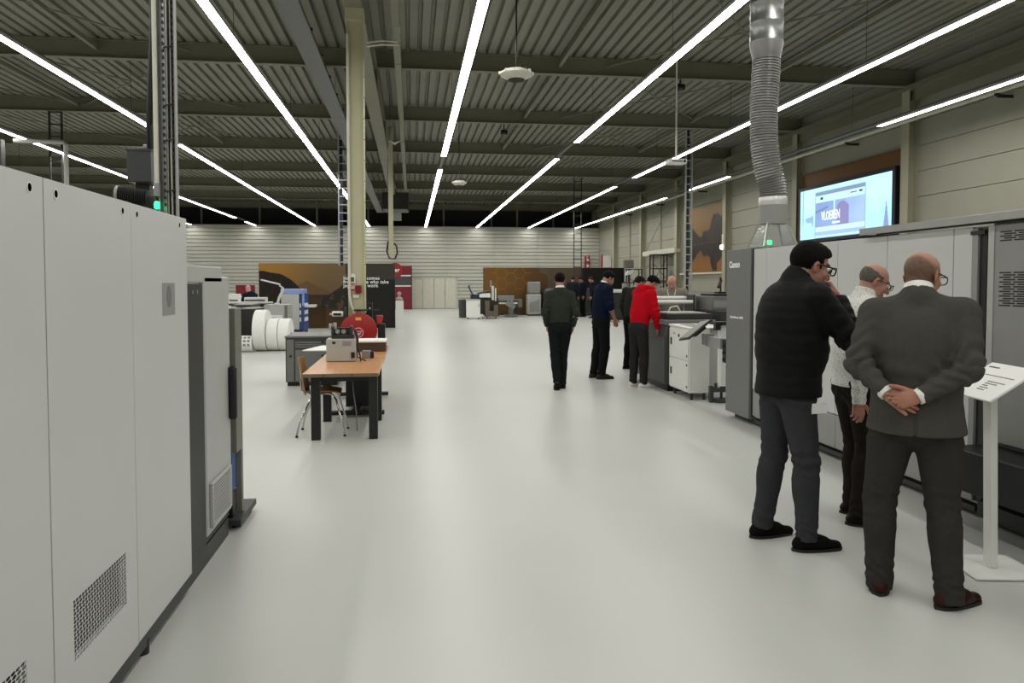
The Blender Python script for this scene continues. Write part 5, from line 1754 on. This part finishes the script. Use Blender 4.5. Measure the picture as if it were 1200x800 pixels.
    if hair == 'stubble':
        lift = ring - .30 * L[:, 1] + .008 * np.sin(L[:, 0] * 60)
        msk = sst(lift + .022, lift - .018, L[:, 2]) * sst(-.082, -.060, L[:, 2] + .15 * np.minimum(L[:, 1] + .02, 0)) * sst(.045, .015, L[:, 1] + .35 * np.minimum(L[:, 2], 0) * -1)
        msk = msk * inh * ~(np.abs(L[:, 0]) > .080)
        msk = msk * (.72 + .2 * fbm(L[:, 0] * 60, L[:, 2] * 60 + L[:, 1] * 40, 17))
        c = mix(c, hair_rgb, msk)
    hand_v = np.zeros(len(Pa), bool)
    hand_v[off[1]:] = True
    c[hand_v] = c[hand_v] * (1.0, .93, .90)
    if hair in ('short', 'cropped'):
        beard = inh & (L[:, 2] < -.045) & (L[:, 1] > -.02) & (L[:, 2] > -.125) & ~lips
        c[beard] = c[beard] * .86
    quads_obj('body', Pa, Qa, SKIN, t, np.clip(c, 0, 255))
    # eyes
    for sx in (-1, 1):
        m_ = MB()
        ev = hp(.031 * sx, .0815, .010)
        m_.lathe([(.0125 * hs * math.sin(a), -.0125 * hs * math.cos(a)) for a in np.linspace(.02, PI - .02, 11)], (0, 0, 0), 'y', 16)
        m_.v = [tuple(ev + Rh @ np.array(p)) for p in m_.v]
        eo = m_.build('eye', EYE, t)
        n_ = len(eo.data.vertices)
        co = np.array([v.co for v in eo.data.vertices])
        dv = ((co - ev) @ Rh) / (.0125 * hs)
        set_col(eo.data, np.where((dv[:, 1] > .94)[:, None], (10, 8, 8), np.where((dv[:, 1] > .80)[:, None], (70, 50, 36), (214, 206, 200))))
    # ---------------- hair
    if hair != 'none':
        hf = Field(H - .17 * hs, H + .17 * hs, .0045 if near else .007)
        if hair == 'short':
            hf.ell(hp(0, -.012, .040), (.0815 * hs, .103 * hs, .094 * hs), .0, Rh)
            hf.ell(hp(0, .030, .082), (.060 * hs, .058 * hs, .040 * hs), .03, Rh)
        else:
            th = .003 if hair == 'bald_ring' else .006
            hf.ell(hp(0, -.012, .034), ((.0745 + th) * hs, (.094 + th) * hs, (.086 + th) * hs), .0, Rh)
        X, Y, Z = hf.coords()
        x, y, z = X - H[0], Y - H[1], Z - H[2]
        lx = (Rh[0, 0] * x + Rh[1, 0] * y + Rh[2, 0] * z) / hs
        ly = (Rh[0, 1] * x + Rh[1, 1] * y + Rh[2, 1] * z) / hs
        lz = (Rh[0, 2] * x + Rh[1, 2] * y + Rh[2, 2] * z) / hs
        wob = .004 * np.sin(lx * 90) + .003 * np.sin(ly * 110 + 1)
        nape = np.maximum(ly + .018, -(lz + .070 + wob))
        nape = np.maximum(nape, -(lz + .070 + (ly + .018) * .2))
        side = np.maximum(ly - .030, -(lz + .008 + wob))
        crown = -(lz - (.030 + .62 * (ly - .005)) + wob)
        if hair == 'bald_ring':
            keep = np.maximum(np.minimum(nape, np.maximum(side, -(lz + .012))), lz - ring - .25 * (-ly) + wob)
        else:
            keep = np.minimum(np.minimum(nape, side), crown)
        ear_gap = .022 - np.sqrt((ly + .002) ** 2 + ((lz + .008) * .62) ** 2 + 0 * lx)
        keep = np.maximum(keep, np.where(np.abs(lx) > .06, ear_gap, -1))
        hf.F = np.maximum(hf.F, keep * hs).astype(np.float32)
        hP, hQ = hf.mesh(1)
        if len(hQ) and hair != 'stubble':
            if hair == 'short':
                N = vnormals(hP, hQ)
                hP = hP + N * (.0022 * np.sin(hP[:, 0:1] * 260 + 40 * hP[:, 2:3]) * np.sin(hP[:, 1:2] * 170))
            quads_obj('hair', hP, hQ, cloth('hair_%d_%d_%d' % hair_rgb, hair_rgb, .75, .6, 700, .25, 60, .12), t)
    # ---------------- glasses
    if glasses:
        gm = MB()
        for sx in (-1, 1):
            pts = []
            for a in np.linspace(0, 2 * PI, 17):
                ca, sa = math.cos(a), math.sin(a)
                r_ = 1 / max(1e-6, (abs(ca) ** 3.2 + abs(sa) ** 3.2) ** (1 / 3.2))
                pts.append(hp(.034 * sx + .026 * r_ * ca, .116 - .10 * (.034 + .026 * r_ * ca * sx) ** 2 * 8, .008 + .020 * r_ * sa))
            gm.tube(pts, glasses * hs, 6)
            gm.tube([hp(.061 * sx, .107, .018), hp(.074 * sx, .085, .018), hp(.083 * sx, .01, .016), hp(.086 * sx, -.012, .004)], glasses * 1.05 * hs, 6)
        gm.tube([hp(-.010, .117, .012), hp(0, .121, .015), hp(.010, .117, .012)], glasses * hs, 6)
        gm.build('glasses', M['black'], t)
    # ---------------- trousers
    if trousers:
        fit = trousers.get('fit', 1.0)
        f = Field(lo, (hi[0], hi[1], J['waist'][2] + .1), hc)
        f.ell(J['pelvis'] + (0, -.012, -.01), (.168 * s * girth, .125 * s * girth, .13 * s), .05)
        f.cone(J['pelvis'], J['waist'], .146 * s * girth, .134 * s * girth, .05, .74, fwd)
        for S_ in 'LR':
            kn, an, hip = J['kn' + S_], J['an' + S_], J['hip' + S_]
            f.cone(hip - (0, .008 * s, .01 * s), kn, .100 * s * girth * fit ** .5, .073 * s * fit, .035)
        for S_ in 'LR':
            kn, an = J['kn' + S_], J['an' + S_]
            end = an + (an - kn) * trousers.get('len', .06)
            f.cone(kn, end, .073 * s * fit, .060 * s * fit, .02, cap=True)
            cm = kn * .68 + an * .32 + (0, -.016 * s, 0)
            f.ell(cm, (.060 * s * fit, .064 * s * fit, .12 * s), .04)
        f.above(top['hem'] * s + trousers.get('tuck', .03 if near else .11) if top and not belt else J['waist'][2] - .02 * s)
        P, Q = f.mesh(1)
        N = vnormals(P, Q)
        z = P[:, 2]
        amp = trousers.get('folds', .006)
        w = np.zeros(len(P))
        for S_ in 'LR':
            kn, an = J['kn' + S_], J['an' + S_]
            near_leg = np.exp(-(((P[:, 0] - kn[0]) ** 2 + (P[:, 1] - kn[1]) ** 2) / .02))
            dk = z - kn[2]
            q1 = fbm(P[:, 0] * 7 + z * 3, P[:, 1] * 7 + z * 5, 6)
            w += .75 * near_leg * np.exp(-(dk / .10) ** 2) * np.sin(dk * 78 + P[:, 0] * 38 * (1 if S_ == 'L' else -1) + 5 * q1)
            da = z - an[2]
            near_an = np.exp(-(((P[:, 0] - an[0]) ** 2 + (P[:, 1] - an[1]) ** 2) / .02))
            w += .7 * near_an * np.exp(-((da - .03) / .08) ** 2) * np.sin(da * 88 + P[:, 0] * 45 * (1 if S_ == 'L' else -1) + 6 * q1)
        cz = J['pelvis'][2] - .09 * s
        w += .8 * np.exp(-((z - cz) / .07) ** 2) * np.sin(z * 80 + np.abs(P[:, 0]) * 60)
        w += .35 * fbm(P[:, 0] * 6 + P[:, 1] * 4, z * 5, 5)
        P = P + N * (amp * w)[:, None]
        quads_obj('trousers', P, Q, trousers['mat'], t)
        if belt:
            b_ = MB()
            b_.tube([J['waist'] + np.array((.148 * s * girth * math.cos(a), .118 * s * girth * math.sin(a), -.035 * s)) for a in np.linspace(0, 2 * PI, 33)], .012, 6)
            b_.build('belt', M['black'], t)
    # ---------------- top
    if top:
        tw, td = top.get('w', .18) * s * girth, top.get('d', .125) * s * girth
        hem = top['hem'] * s
        sl = top.get('sleeve', 1.0)
        f = Field(lo, hi, hc)
        f.ell(J['chest'] + (0, 0, .025 * s), (tw, td, .19 * s), .04)
        f.ell(J['chest'] * .5 + J['waist'] * .5, (tw * .95, td * 1.02, .2 * s), .06)
        pv = J['pelvis'] * .85 + J['waist'] * .15
        wl = J['waist']
        f.cone(J['chest'] - (0, 0, .06 * s), wl, tw * .93, tw * .92 * top.get('waist', .97), .06, td / tw * belly, fwd)
        f.cone(wl, (pv[0], pv[1] - .005, hem - .12 * s), tw * .92 * top.get('waist', .97), tw * top.get('flare', 1.0), .06, td / tw * top.get('hemd', .98) * belly, fwd)
        if belly > 1.05:
            f.ell(wl + (0, .03 * s * belly, -.01), (tw * .85, td * belly, .16 * s), .06)
        pad = top.get('pad', .0)
        for S_ in 'LR':
            f.cone(nb + (0, 0, -.040 * s), J['sh' + S_] * .55 + nb * .45 + (0, 0, -.032 * s), .066 * s, .062 * s, .05)
            f.cone(J['sh' + S_] * .55 + nb * .45 + (0, 0, -.032 * s), J['sh' + S_] + (0, 0, .0), .062 * s, (.064 + pad) * s, .05)
        f.below(hem)
        r0 = top.get('arm', .066) * s
        for S_ in 'LR':
            sh, el, wr = J['sh' + S_], J['el' + S_], J['wr' + S_]
            f.cone(sh, el, r0 + pad * s, r0 * .90, .028)
            if sl > 0:
                f.cone(el, el + (wr - el) * sl, r0 * .90, r0 * (.90 - .26 * sl), .012, cap=True)
        if top.get('neck') == 'stand':
            f.cone(nb - nd * .02 * s, nb + nd * top.get('neck_h', .055) * s, .078 * s, .070 * s, .02, cap=True)
        else:
            f.cone(nb - nd * .03 * s, nb + nd * top.get('neck_h', .018) * s, .080 * s, .068 * s, .03, cap=True)
        P, Q = f.mesh(1)
        N = vnormals(P, Q)
        amp = top.get('folds', .006)
        w = .5 * fbm(P[:, 0] * 4, P[:, 2] * 4 + P[:, 1] * 3, 8)
        for S_ in 'LR':
            sh, el, wr = J['sh' + S_], J['el' + S_], J['wr' + S_]
            for a_, b_, fr in ((sh, el, 70), (el, wr, 95)):
                ab = b_ - a_
                L_ = np.linalg.norm(ab)
                tt = ((P - a_) @ ab) / L_ ** 2
                rad = np.linalg.norm(P - a_ - np.clip(tt, 0, 1)[:, None] * ab, axis=1)
                m_ = np.exp(-(np.maximum(rad - r0, 0) / .02) ** 2) * (tt > .12) * (tt < 1.02)
                near_el = np.exp(-((tt - (1 if a_ is sh else 0)) * L_ / .11) ** 2)
                ph = (P - a_) @ unit(np.cross(ab, (.3, 1, .2)))
                w = w + 1.25 * m_ * (.25 + near_el) * np.sin(tt * L_ * fr + ph * 45 + 1.3 * np.sin(ph * 50))
        if top.get('quilt'):
            bdy = np.exp(-(((P[:, 0]) / (tw * 1.1)) ** 4))
            w = w + top['quilt'] * (np.abs(np.sin(P[:, 2] * PI / .062)) - .5)
        if top.get('vent'):
            g_ = np.exp(-(P[:, 0] / .006) ** 2) * (P[:, 1] < J['waist'][1]) * (P[:, 2] < hem + .24 * s)
            w = w - 1.6 * g_
            seam = np.exp(-(P[:, 0] / .004) ** 2) * (P[:, 1] < J['waist'][1])
            w = w - .35 * seam
        waistfold = np.exp(-((P[:, 2] - J['waist'][2] - .02) / .12) ** 2)
        w = w + top.get('drape', .35) * waistfold * np.sin(P[:, 2] * 62 + P[:, 0] * 26 + 1.6 * np.sin(P[:, 0] * 17 + P[:, 1] * 11))
        P = P + N * (amp * w)[:, None]
        quads_obj(top['name'], P, Q, top['mat'], t)
        cf = top.get('cuff')
        if cf:
            for S_ in 'LR':
                el, wr = J['el' + S_], J['wr' + S_]
                u = unit(wr - el)
                b0 = el + (wr - el) * sl
                MB().cyl(b0 - u * .02, b0 + u * cf * s, r0 * .60, r0 * .58, 22).build('cuff', cloth('white_cotton', (228, 226, 222), .8), t)
    if collar:
        cc = MB()
        n_ = 28
        a0, a1 = nb - nd * .01 * s, nb + nd * (top.get('neck_h', .018) + .022) * s
        ax = unit(a1 - a0)
        cu_ = unit(np.cross((0, 1, 0), ax) if abs(ax[1]) < .9 else (1, 0, 0))
        cv_ = np.cross(ax, cu_)
        rings = [(a0, .074 * s), (a1, .0675 * s), (a1 + ax * .002, .0640 * s), (a0, .066 * s)]
        vs = []
        for p, r_ in rings:
            for i in range(n_):
                a = 2 * PI * i / n_
                q_ = cu_ * math.cos(a) * r_ + cv_ * math.sin(a) * r_ - ax * .02 * s * max(0, math.sin(a))
                vs.append(p + q_)
        fs = [(k * n_ + i, k * n_ + (i + 1) % n_, (k + 1) * n_ + (i + 1) % n_, (k + 1) * n_ + i) for k in range(3) for i in range(n_)]
        cc.add(vs, fs).build('shirt_collar', cloth('white_cotton', (228, 226, 222), .8), t, angle=60)
    if hood:
        f = Field(nb - .22 * s, nb + .22 * s, hc)
        for a in np.linspace(-.35 * PI, 1.35 * PI, 13):
            p = nb + np.array((.088 * math.cos(a), -.092 * math.sin(a) + .0, .028 + .012 * math.sin(a))) * s
            f.ell(p, (.042 * s, .042 * s, .040 * s), .03)
        f.ell(nb + np.array((0, -.115, -.015)) * s, (.11 * s, .055 * s, .085 * s), .04)
        P, Q = f.mesh(2)
        quads_obj('hood', P, Q, top['mat'], t)
    # ---------------- shoes
    if shoes:
        for k, S_ in enumerate('LR'):
            an = J['an' + S_]
            tz = R(toes[k])
            td = np.array((math.sin(tz), math.cos(tz)))
            sd_ = np.array((td[1], -td[0]))
            f = Field((an[0] - .25 * s, an[1] - .25 * s, -.01), (an[0] + .25 * s, an[1] + .25 * s, .16 * s), .006 if near else .01)

            def fp(a, b, z):
                q = an[:2] + td * a * s + sd_ * b * s
                return (q[0], q[1], z * s)
            f.cone(fp(-.045, 0, .036), fp(.06, 0, .040), .040 * s, .046 * s, .02, .9, (0, 0, 1))
            f.cone(fp(.06, .0, .036), fp(.175, .006 * (1 if S_ == 'L' else -1), .026), .047 * s, .036 * s, .03, .72, (0, 0, 1))
            f.cone(fp(-.02, 0, .05), fp(-.012, 0, .105), .040 * s, .042 * s, .03)
            f.cone(fp(.0, 0, .075), fp(.10, 0, .045), .034 * s, .034 * s, .03)
            f.below(.012 * s)
            f.above(.115 * s)
            P, Q = f.mesh(1)
            so = quads_obj('shoe', P, Q, shoes['mat'], t)
            # sole with a heel block
            m_ = MB()
            outl = []
            for u_ in np.linspace(0, 1, 13):
                a = -.088 + .302 * u_
                wd = (.041 + .010 * math.sin(PI * min(1, u_ * 1.25))) * math.sqrt(max(0.02, 1 - (2 * abs(u_ - .5)) ** 5))
                outl.append((a, wd))
            poly = [(a, w_) for a, w_ in outl] + [(a, -w_) for a, w_ in reversed(outl)]
            pts = [fp(a, b, 0) for a, b in poly]
            n_ = len(pts)
            zt = .016 * s
            m_.add([(p[0], p[1], .0) for p in pts] + [(p[0], p[1], zt) for p in pts], [tuple(range(n_)), tuple(range(n_, 2 * n_))] + [(i, (i + 1) % n_, n_ + (i + 1) % n_, n_ + i) for i in range(n_)])
            m_.build('sole', shoes.get('sole', SHOE_SOLE), so)
            if near:
                lm = MB()
                for q in range(4):
                    a = .055 + .018 * q
                    lm.tube([fp(a, -.018, .083 - .008 * q), fp(a + .006, 0, .090 - .008 * q), fp(a, .018, .083 - .008 * q)], .0022, 5)
                lm.build('laces', M['black'], so)
    if lanyard:
        lm = MB()
        for sx in (-1, 1):
            lm.tube([nb + np.array((.05 * sx, -.02, .02)) * s, nb + np.array((.075 * sx, .09, -.03)) * s, J['chest'] + np.array((.05 * sx, .15, .06)) * s, J['chest'] + np.array((0, .165, -.1)) * s], .007, 5)
        lm.build('lanyard', M['paper'], t)
    return t

# ------------------------------------------------------------------ the visitors
W_ = (.19, .50, 0)
# 1: man in the black padded jacket, hand at his chin, near right
a = person('man in black quilted jacket and glasses holding his hand to his chin', (2.315, 4.43, 0), R(-84), 1.045,
           J=dict(pelvis=(0, -.03, .975), waist=(0, -.02, 1.15), chest=(0, -.01, 1.35), neck=(0, .02, 1.572), head=(0, .105, 1.628),
                  shR=(.20, .02, 1.46), shL=(-.175, .01, 1.44), elR=(.235, .215, 1.215), wrR=(.10, .222, 1.448), elL=(-.25, .0, 1.19), wrL=(-.25, .08, .94),
                  hipL=(-.09, -.03, .94), hipR=(.09, -.03, .94), knL=(-.12, -.035, .51), knR=(.12, .02, .51), anL=(-.135, -.10, .085), anR=(.14, .015, .085)),
           look=(6, 17), girth=1.10, belly=1.08, hair='short', hair_rgb=(15, 12, 11), glasses=.0042, head_s=1.13, toes=(-4, 8),
           top=dict(name='jacket', mat=cloth('black_jacket', (10, 10, 12), .68, .25, 300, .1, 30, .18), hem=.885, w=.198, d=.156, arm=.078, neck='stand', neck_h=.034, quilt=.42, folds=.0065, flare=1.02),
           trousers=dict(mat=cloth('grey_denim', (58, 60, 62), .9, .4, 500), fit=1.0, folds=.008),
           shoes=dict(mat=cloth('black_suede', (14, 14, 15), .8)),
           hands=dict(R=dict(d=(-.50, -.12, .80), n=(-.62, -.70, -.2), curl=[(45, 65, 40), (62, 80, 45), (70, 85, 50), (75, 85, 50)], thumb=(.5, .8, .5), tcurl=14)))
MB().box(-.003, .003, -.05, .05, -.03, .03).build('visitor_badge', M['paper'], a, loc=(.208, .045, .865), label='small white card hanging at the hip')
# 2: man in the white patterned shirt, half hidden
shirt = cloth('patterned_shirt', (212, 212, 208), .8, .3, 300, .0)
nt = shirt.node_tree
vo = nt.nodes.new('ShaderNodeTexVoronoi')
vo.inputs['Scale'].default_value = 90
rp = nt.nodes.new('ShaderNodeValToRGB')
rp.color_ramp.elements[0].position, rp.color_ramp.elements[1].position = .16, .34
rp.color_ramp.elements[0].color, rp.color_ramp.elements[1].color = (*lin((96, 98, 102)), 1), (*lin((218, 218, 214)), 1)
tcn = nt.nodes.new('ShaderNodeTexCoord')
nt.links.new(tcn.outputs['Object'], vo.inputs['Vector'])
nt.links.new(vo.outputs['Distance'], rp.inputs['Fac'])
nt.links.new(rp.outputs['Color'], nt.nodes['Principled BSDF'].inputs['Base Color'])
person('balding man in white patterned shirt, half hidden behind the grey suit', (2.98, 4.82, 0), R(-92), .985,
       J=dict(waist=(0, .0, 1.13), chest=(0, .02, 1.33), neck=(0, .04, 1.535), head=(0, .11, 1.635), shR=(.19, .0, 1.44), elR=(.245, -.115, 1.14), wrR=(.25, -.125, .865), elL=(-.23, .08, 1.16), wrL=(-.2, .14, .91),
              knR=(.11, .03, .51), anR=(.13, -.04, .085), anL=(-.13, .06, .085), knL=(-.11, .07, .51)),
       look=(14, 26), girth=1.06, belly=1.12, hair='bald_ring', ring=.055, hair_rgb=(104, 96, 90), glasses=.0026, skin=(170, 128, 112), toes=(18, 22),
       top=dict(name='shirt', mat=shirt, hem=.93, w=.182, d=.138, arm=.066, folds=.007, neck='stand', sleeve=1.1),
       trousers=dict(mat=cloth('brown_trousers', (34, 29, 26), .9), fit=1.08, folds=.006), belt=True,
       shoes=dict(mat=cloth('black_leather', (20, 18, 17), .35, .1)))
# 3: big man in the grey suit, back to the camera, hands clasped behind
suit = cloth('grey_suit', (72, 70, 66), .85, .25, 600, .06, 40)
person('bald man in grey suit and glasses, hands clasped behind his back', (2.535, 3.575, 0), R(-36), .985,
       J=dict(pelvis=(0, .0, .97), waist=(0, .01, 1.15), chest=(0, .0, 1.345), neck=(0, -.005, 1.578), head=(.015, .065, 1.662),
              shL=(-.194, -.02, 1.466), shR=(.197, -.02, 1.474), elL=(-.272, -.13, 1.215), elR=(.232, -.14, 1.21), wrL=(-.130, -.220, 1.085), wrR=(.015, -.225, 1.075),
              hipL=(-.10, 0, .93), hipR=(.10, 0, .93), knL=(-.16, .02, .50), knR=(.13, .02, .50), anL=(-.155, -.0, .085), anR=(.165, -.06, .085)),
       look=(34, 16), girth=1.17, belly=1.05, hair='stubble', ring=.045, hair_rgb=(84, 64, 52), glasses=.003, skin=(162, 122, 104), toes=(-6, 42), head_s=1.04,
       top=dict(name='suit_jacket', mat=suit, hem=.868, w=.186, d=.138, arm=.068, pad=.013, cuff=.018, folds=.006, vent=True, flare=1.15, hemd=1.12, neck_h=.018, sleeve=.97),
       trousers=dict(mat=cloth('suit_trousers', (54, 52, 50), .9, .25, 600, .06, 40), fit=1.10, folds=.0065, len=.16), collar=True,
       shoes=dict(mat=cloth('brown_leather', (50, 28, 22), .35, .1)),
       hands=dict(L=dict(d=(.86, -.10, -.34), n=(.0, .95, -.2), curl=[(14, 30, 18), (18, 34, 22), (22, 38, 24), (26, 40, 26)], thumb=(.35, .9, -.1), tcurl=6, hs=1.05),
                  R=dict(d=(-.86, -.22, -.24), n=(.1, -.9, .35), curl=[(16, 40, 30), (22, 44, 32), (28, 46, 34), (34, 48, 34)], thumb=(.6, .8, .2), tcurl=16, hs=1.05, )))
# 4: man walking away
person('man in dark green sweater walking away down the aisle, hands in pockets', (2.245, 11.5, 0), R(-9), .985,
       J=dict(shL=(-.172, -.01, 1.445), shR=(.172, -.01, 1.445), elL=(-.235, -.06, 1.19), wrL=(-.20, .05, .97), elR=(.245, -.07, 1.19), wrR=(.205, .03, .965), knL=(-.075, -.02, .50), knR=(.05, .09, .52), anL=(-.05, -.16, .13), anR=(.045, .05, .085)),
       look=(10, 6), near=False, hair='short', hair_rgb=(20, 12, 11), collar=True,
       top=dict(name='sweater', mat=cloth('green_sweater', (50, 56, 48), .95), hem=.935, w=.176, d=.125, arm=.062, flare=.97),
       trousers=dict(mat=cloth('dark_trousers', (26, 30, 32), .9), fit=.98),
       shoes=dict(mat=cloth('black_shoe', (14, 13, 13), .4)))
# 5: navy sweater
person('bearded man in navy sweater looking down, right forearm bare', (3.18, 12.65, 0), R(-76), 1.035,
       J=dict(chest=(0, .03, 1.33), neck=(0, .05, 1.535), head=(0, .125, 1.625), shR=(.19, .03, 1.455), elR=(.25, .02, 1.19), wrR=(.21, .13, .975), shL=(-.19, .03, 1.455), elL=(-.24, .06, 1.19), wrL=(-.20, .17, .97),
              knR=(.1, .02, .51), anR=(.11, -.05, .085), knL=(-.1, -.01, .51), anL=(-.11, -.08, .085)),
       look=(6, 38), near=False, hair='short', hair_rgb=(18, 15, 14), collar=True, toes=(0, 10),
       top=dict(name='sweater', mat=cloth('navy_sweater', (20, 28, 46), .95), hem=.93, w=.185, d=.14, arm=.072, sleeve=.25),
       trousers=dict(mat=cloth('black_jeans', (22, 23, 26), .9), fit=1.05, folds=.008),
       shoes=dict(mat=cloth('brown_boot', (52, 42, 36), .6)))
# 6: behind the red hoodie
person('man in black with dark sweater mostly hidden behind the red hoodie man', (4.08, 13.9, 0), R(-70), 1.0,
       J=dict(chest=(0, .05, 1.32), neck=(0, .08, 1.49), head=(0, .16, 1.61), elR=(.25, .0, 1.17), wrR=(.22, .12, .93)),
       look=(10, 30), near=False, hair='short', hair_rgb=(30, 24, 20),
       top=dict(name='sweater', mat=cloth('olive_black_sweater', (36, 38, 34), .95), hem=.92, w=.185, d=.14, arm=.07),
       trousers=dict(mat=cloth('black_trousers', (15, 15, 16), .9), fit=1.08),
       shoes=dict(mat=cloth('black_shoe', (14, 13, 13), .4)))
# 7: red hoodie
person('man in red hoodie and white trainers bending over the press', (3.475, 11.42, 0), R(-70), 1.0,
       J=dict(pelvis=(0, -.02, .96), waist=(0, .01, 1.13), chest=(0, .06, 1.325), neck=(0, .12, 1.505), head=(0, .225, 1.60), shR=(.185, .08, 1.445), shL=(-.185, .08, 1.445), elR=(.225, .11, 1.165), wrR=(.195, .20, .92), elL=(-.24, .17, 1.18), wrL=(-.2, .30, 1.12),
              hipL=(-.09, -.02, .93), hipR=(.09, -.02, .93), knR=(.09, .02, .51), anR=(.10, -.0, .085), knL=(-.1, -.02, .51), anL=(-.11, -.04, .085)),
       look=(8, 46), near=False, hair='short', hair_rgb=(12, 10, 10), hood=True, toes=(0, 10),
       top=dict(name='hoodie', mat=cloth('red_hoodie', (188, 16, 32), .95), hem=.915, w=.185, d=.14, arm=.076, folds=.008),
       trousers=dict(mat=cloth('charcoal_trousers', (46, 44, 44), .9), fit=.95, tuck=.1),
       shoes=dict(mat=cloth('white_trainer', (206, 202, 196), .6), sole=M['white']))
# 8: bald man behind the machine
person('bald man in light sweater with white lanyard leaning over the press', (4.74, 13.6, 0), R(160), 1.0,
       J=dict(pelvis=(0, -.05, .96), chest=(0, .08, 1.33), neck=(0, .14, 1.51), head=(0, .21, 1.62), shR=(.21, .11, 1.45), shL=(-.21, .11, 1.45), elR=(.29, .14, 1.18), wrR=(.26, .3, 1.08), elL=(-.29, .14, 1.18), wrL=(-.26, .3, 1.08)),
       look=(0, 32), near=False, hair='none', hair_rgb=(120, 100, 90), skin=(190, 140, 124), lanyard=True, collar=True, girth=1.08,
       top=dict(name='sweater', mat=cloth('grey_beige_sweater', (132, 128, 116), .95), hem=.93, w=.195, d=.14, arm=.074),
       trousers=dict(mat=cloth('black_trousers', (15, 15, 16), .9), fit=1.05),
       shoes=dict(mat=cloth('black_shoe', (14, 13, 13), .4)))
# 9-11: the far group by the hexagon wall
for (x, y, r_, lab, rgb, hr) in ((7.55, 35.6, -18, 'far man in dark jacket, back turned, by the hanging cable ladder', (34, 36, 44), (50, 36, 30)),
                                 (8.2, 36.3, 100, 'far man facing left in dark sweater, middle of the far group', (26, 28, 38), (44, 32, 28)),
                                 (8.38, 34.9, 70, 'far man just left of the navy sweater man, dark clothes', (28, 30, 40), (60, 44, 36))):
    person(lab, (x, y, 0), R(r_), 1.09, girth=1.12, J=dict(head=(0, .1, 1.64), neck=(0, .02, 1.51)), look=(0, 24), near=False, hair='short', hair_rgb=hr, group='visitors far back',
           top=dict(name='jacket', mat=cloth('far_%d' % rgb[0], rgb, .9), hem=.9, w=.19, d=.135, arm=.07),
           trousers=dict(mat=cloth('black_trousers', (15, 15, 16), .9)), shoes=dict(mat=cloth('black_shoe', (14, 13, 13), .4)))
# 12: bald man at the white desk, far left
person('bald man in navy jacket bending over the white desk, far left', (-4.83, 24.5, 0), R(40), .96,
       J=dict(pelvis=(0, -.12, .94), waist=(0, -.02, 1.08), chest=(0, .12, 1.22), neck=(0, .22, 1.38), head=(0, .31, 1.50), shR=(.19, .2, 1.29), shL=(-.19, .2, 1.29), elR=(.25, .25, 1.05), wrR=(.2, .42, 1.14), elL=(-.25, .25, 1.05), wrL=(-.2, .42, 1.14)),
       look=(0, 30), near=False, hair='none', skin=(206, 150, 140), hair_rgb=(120, 100, 90),
       top=dict(name='jacket', mat=cloth('navy_jacket', (26, 32, 52), .9), hem=.9, w=.19, d=.14, arm=.07),
       trousers=dict(mat=cloth('black_trousers', (15, 15, 16), .9)), shoes=dict(mat=cloth('black_shoe', (14, 13, 13), .4)))

scn.cycles.max_bounces = 8
scn.cycles.diffuse_bounces = 4
scn.cycles.glossy_bounces = 3
scn.cycles.caustics_reflective = False
scn.cycles.caustics_refractive = False
scn.cycles.sample_clamp_indirect = 4.0
scn.cycles.use_denoising = True
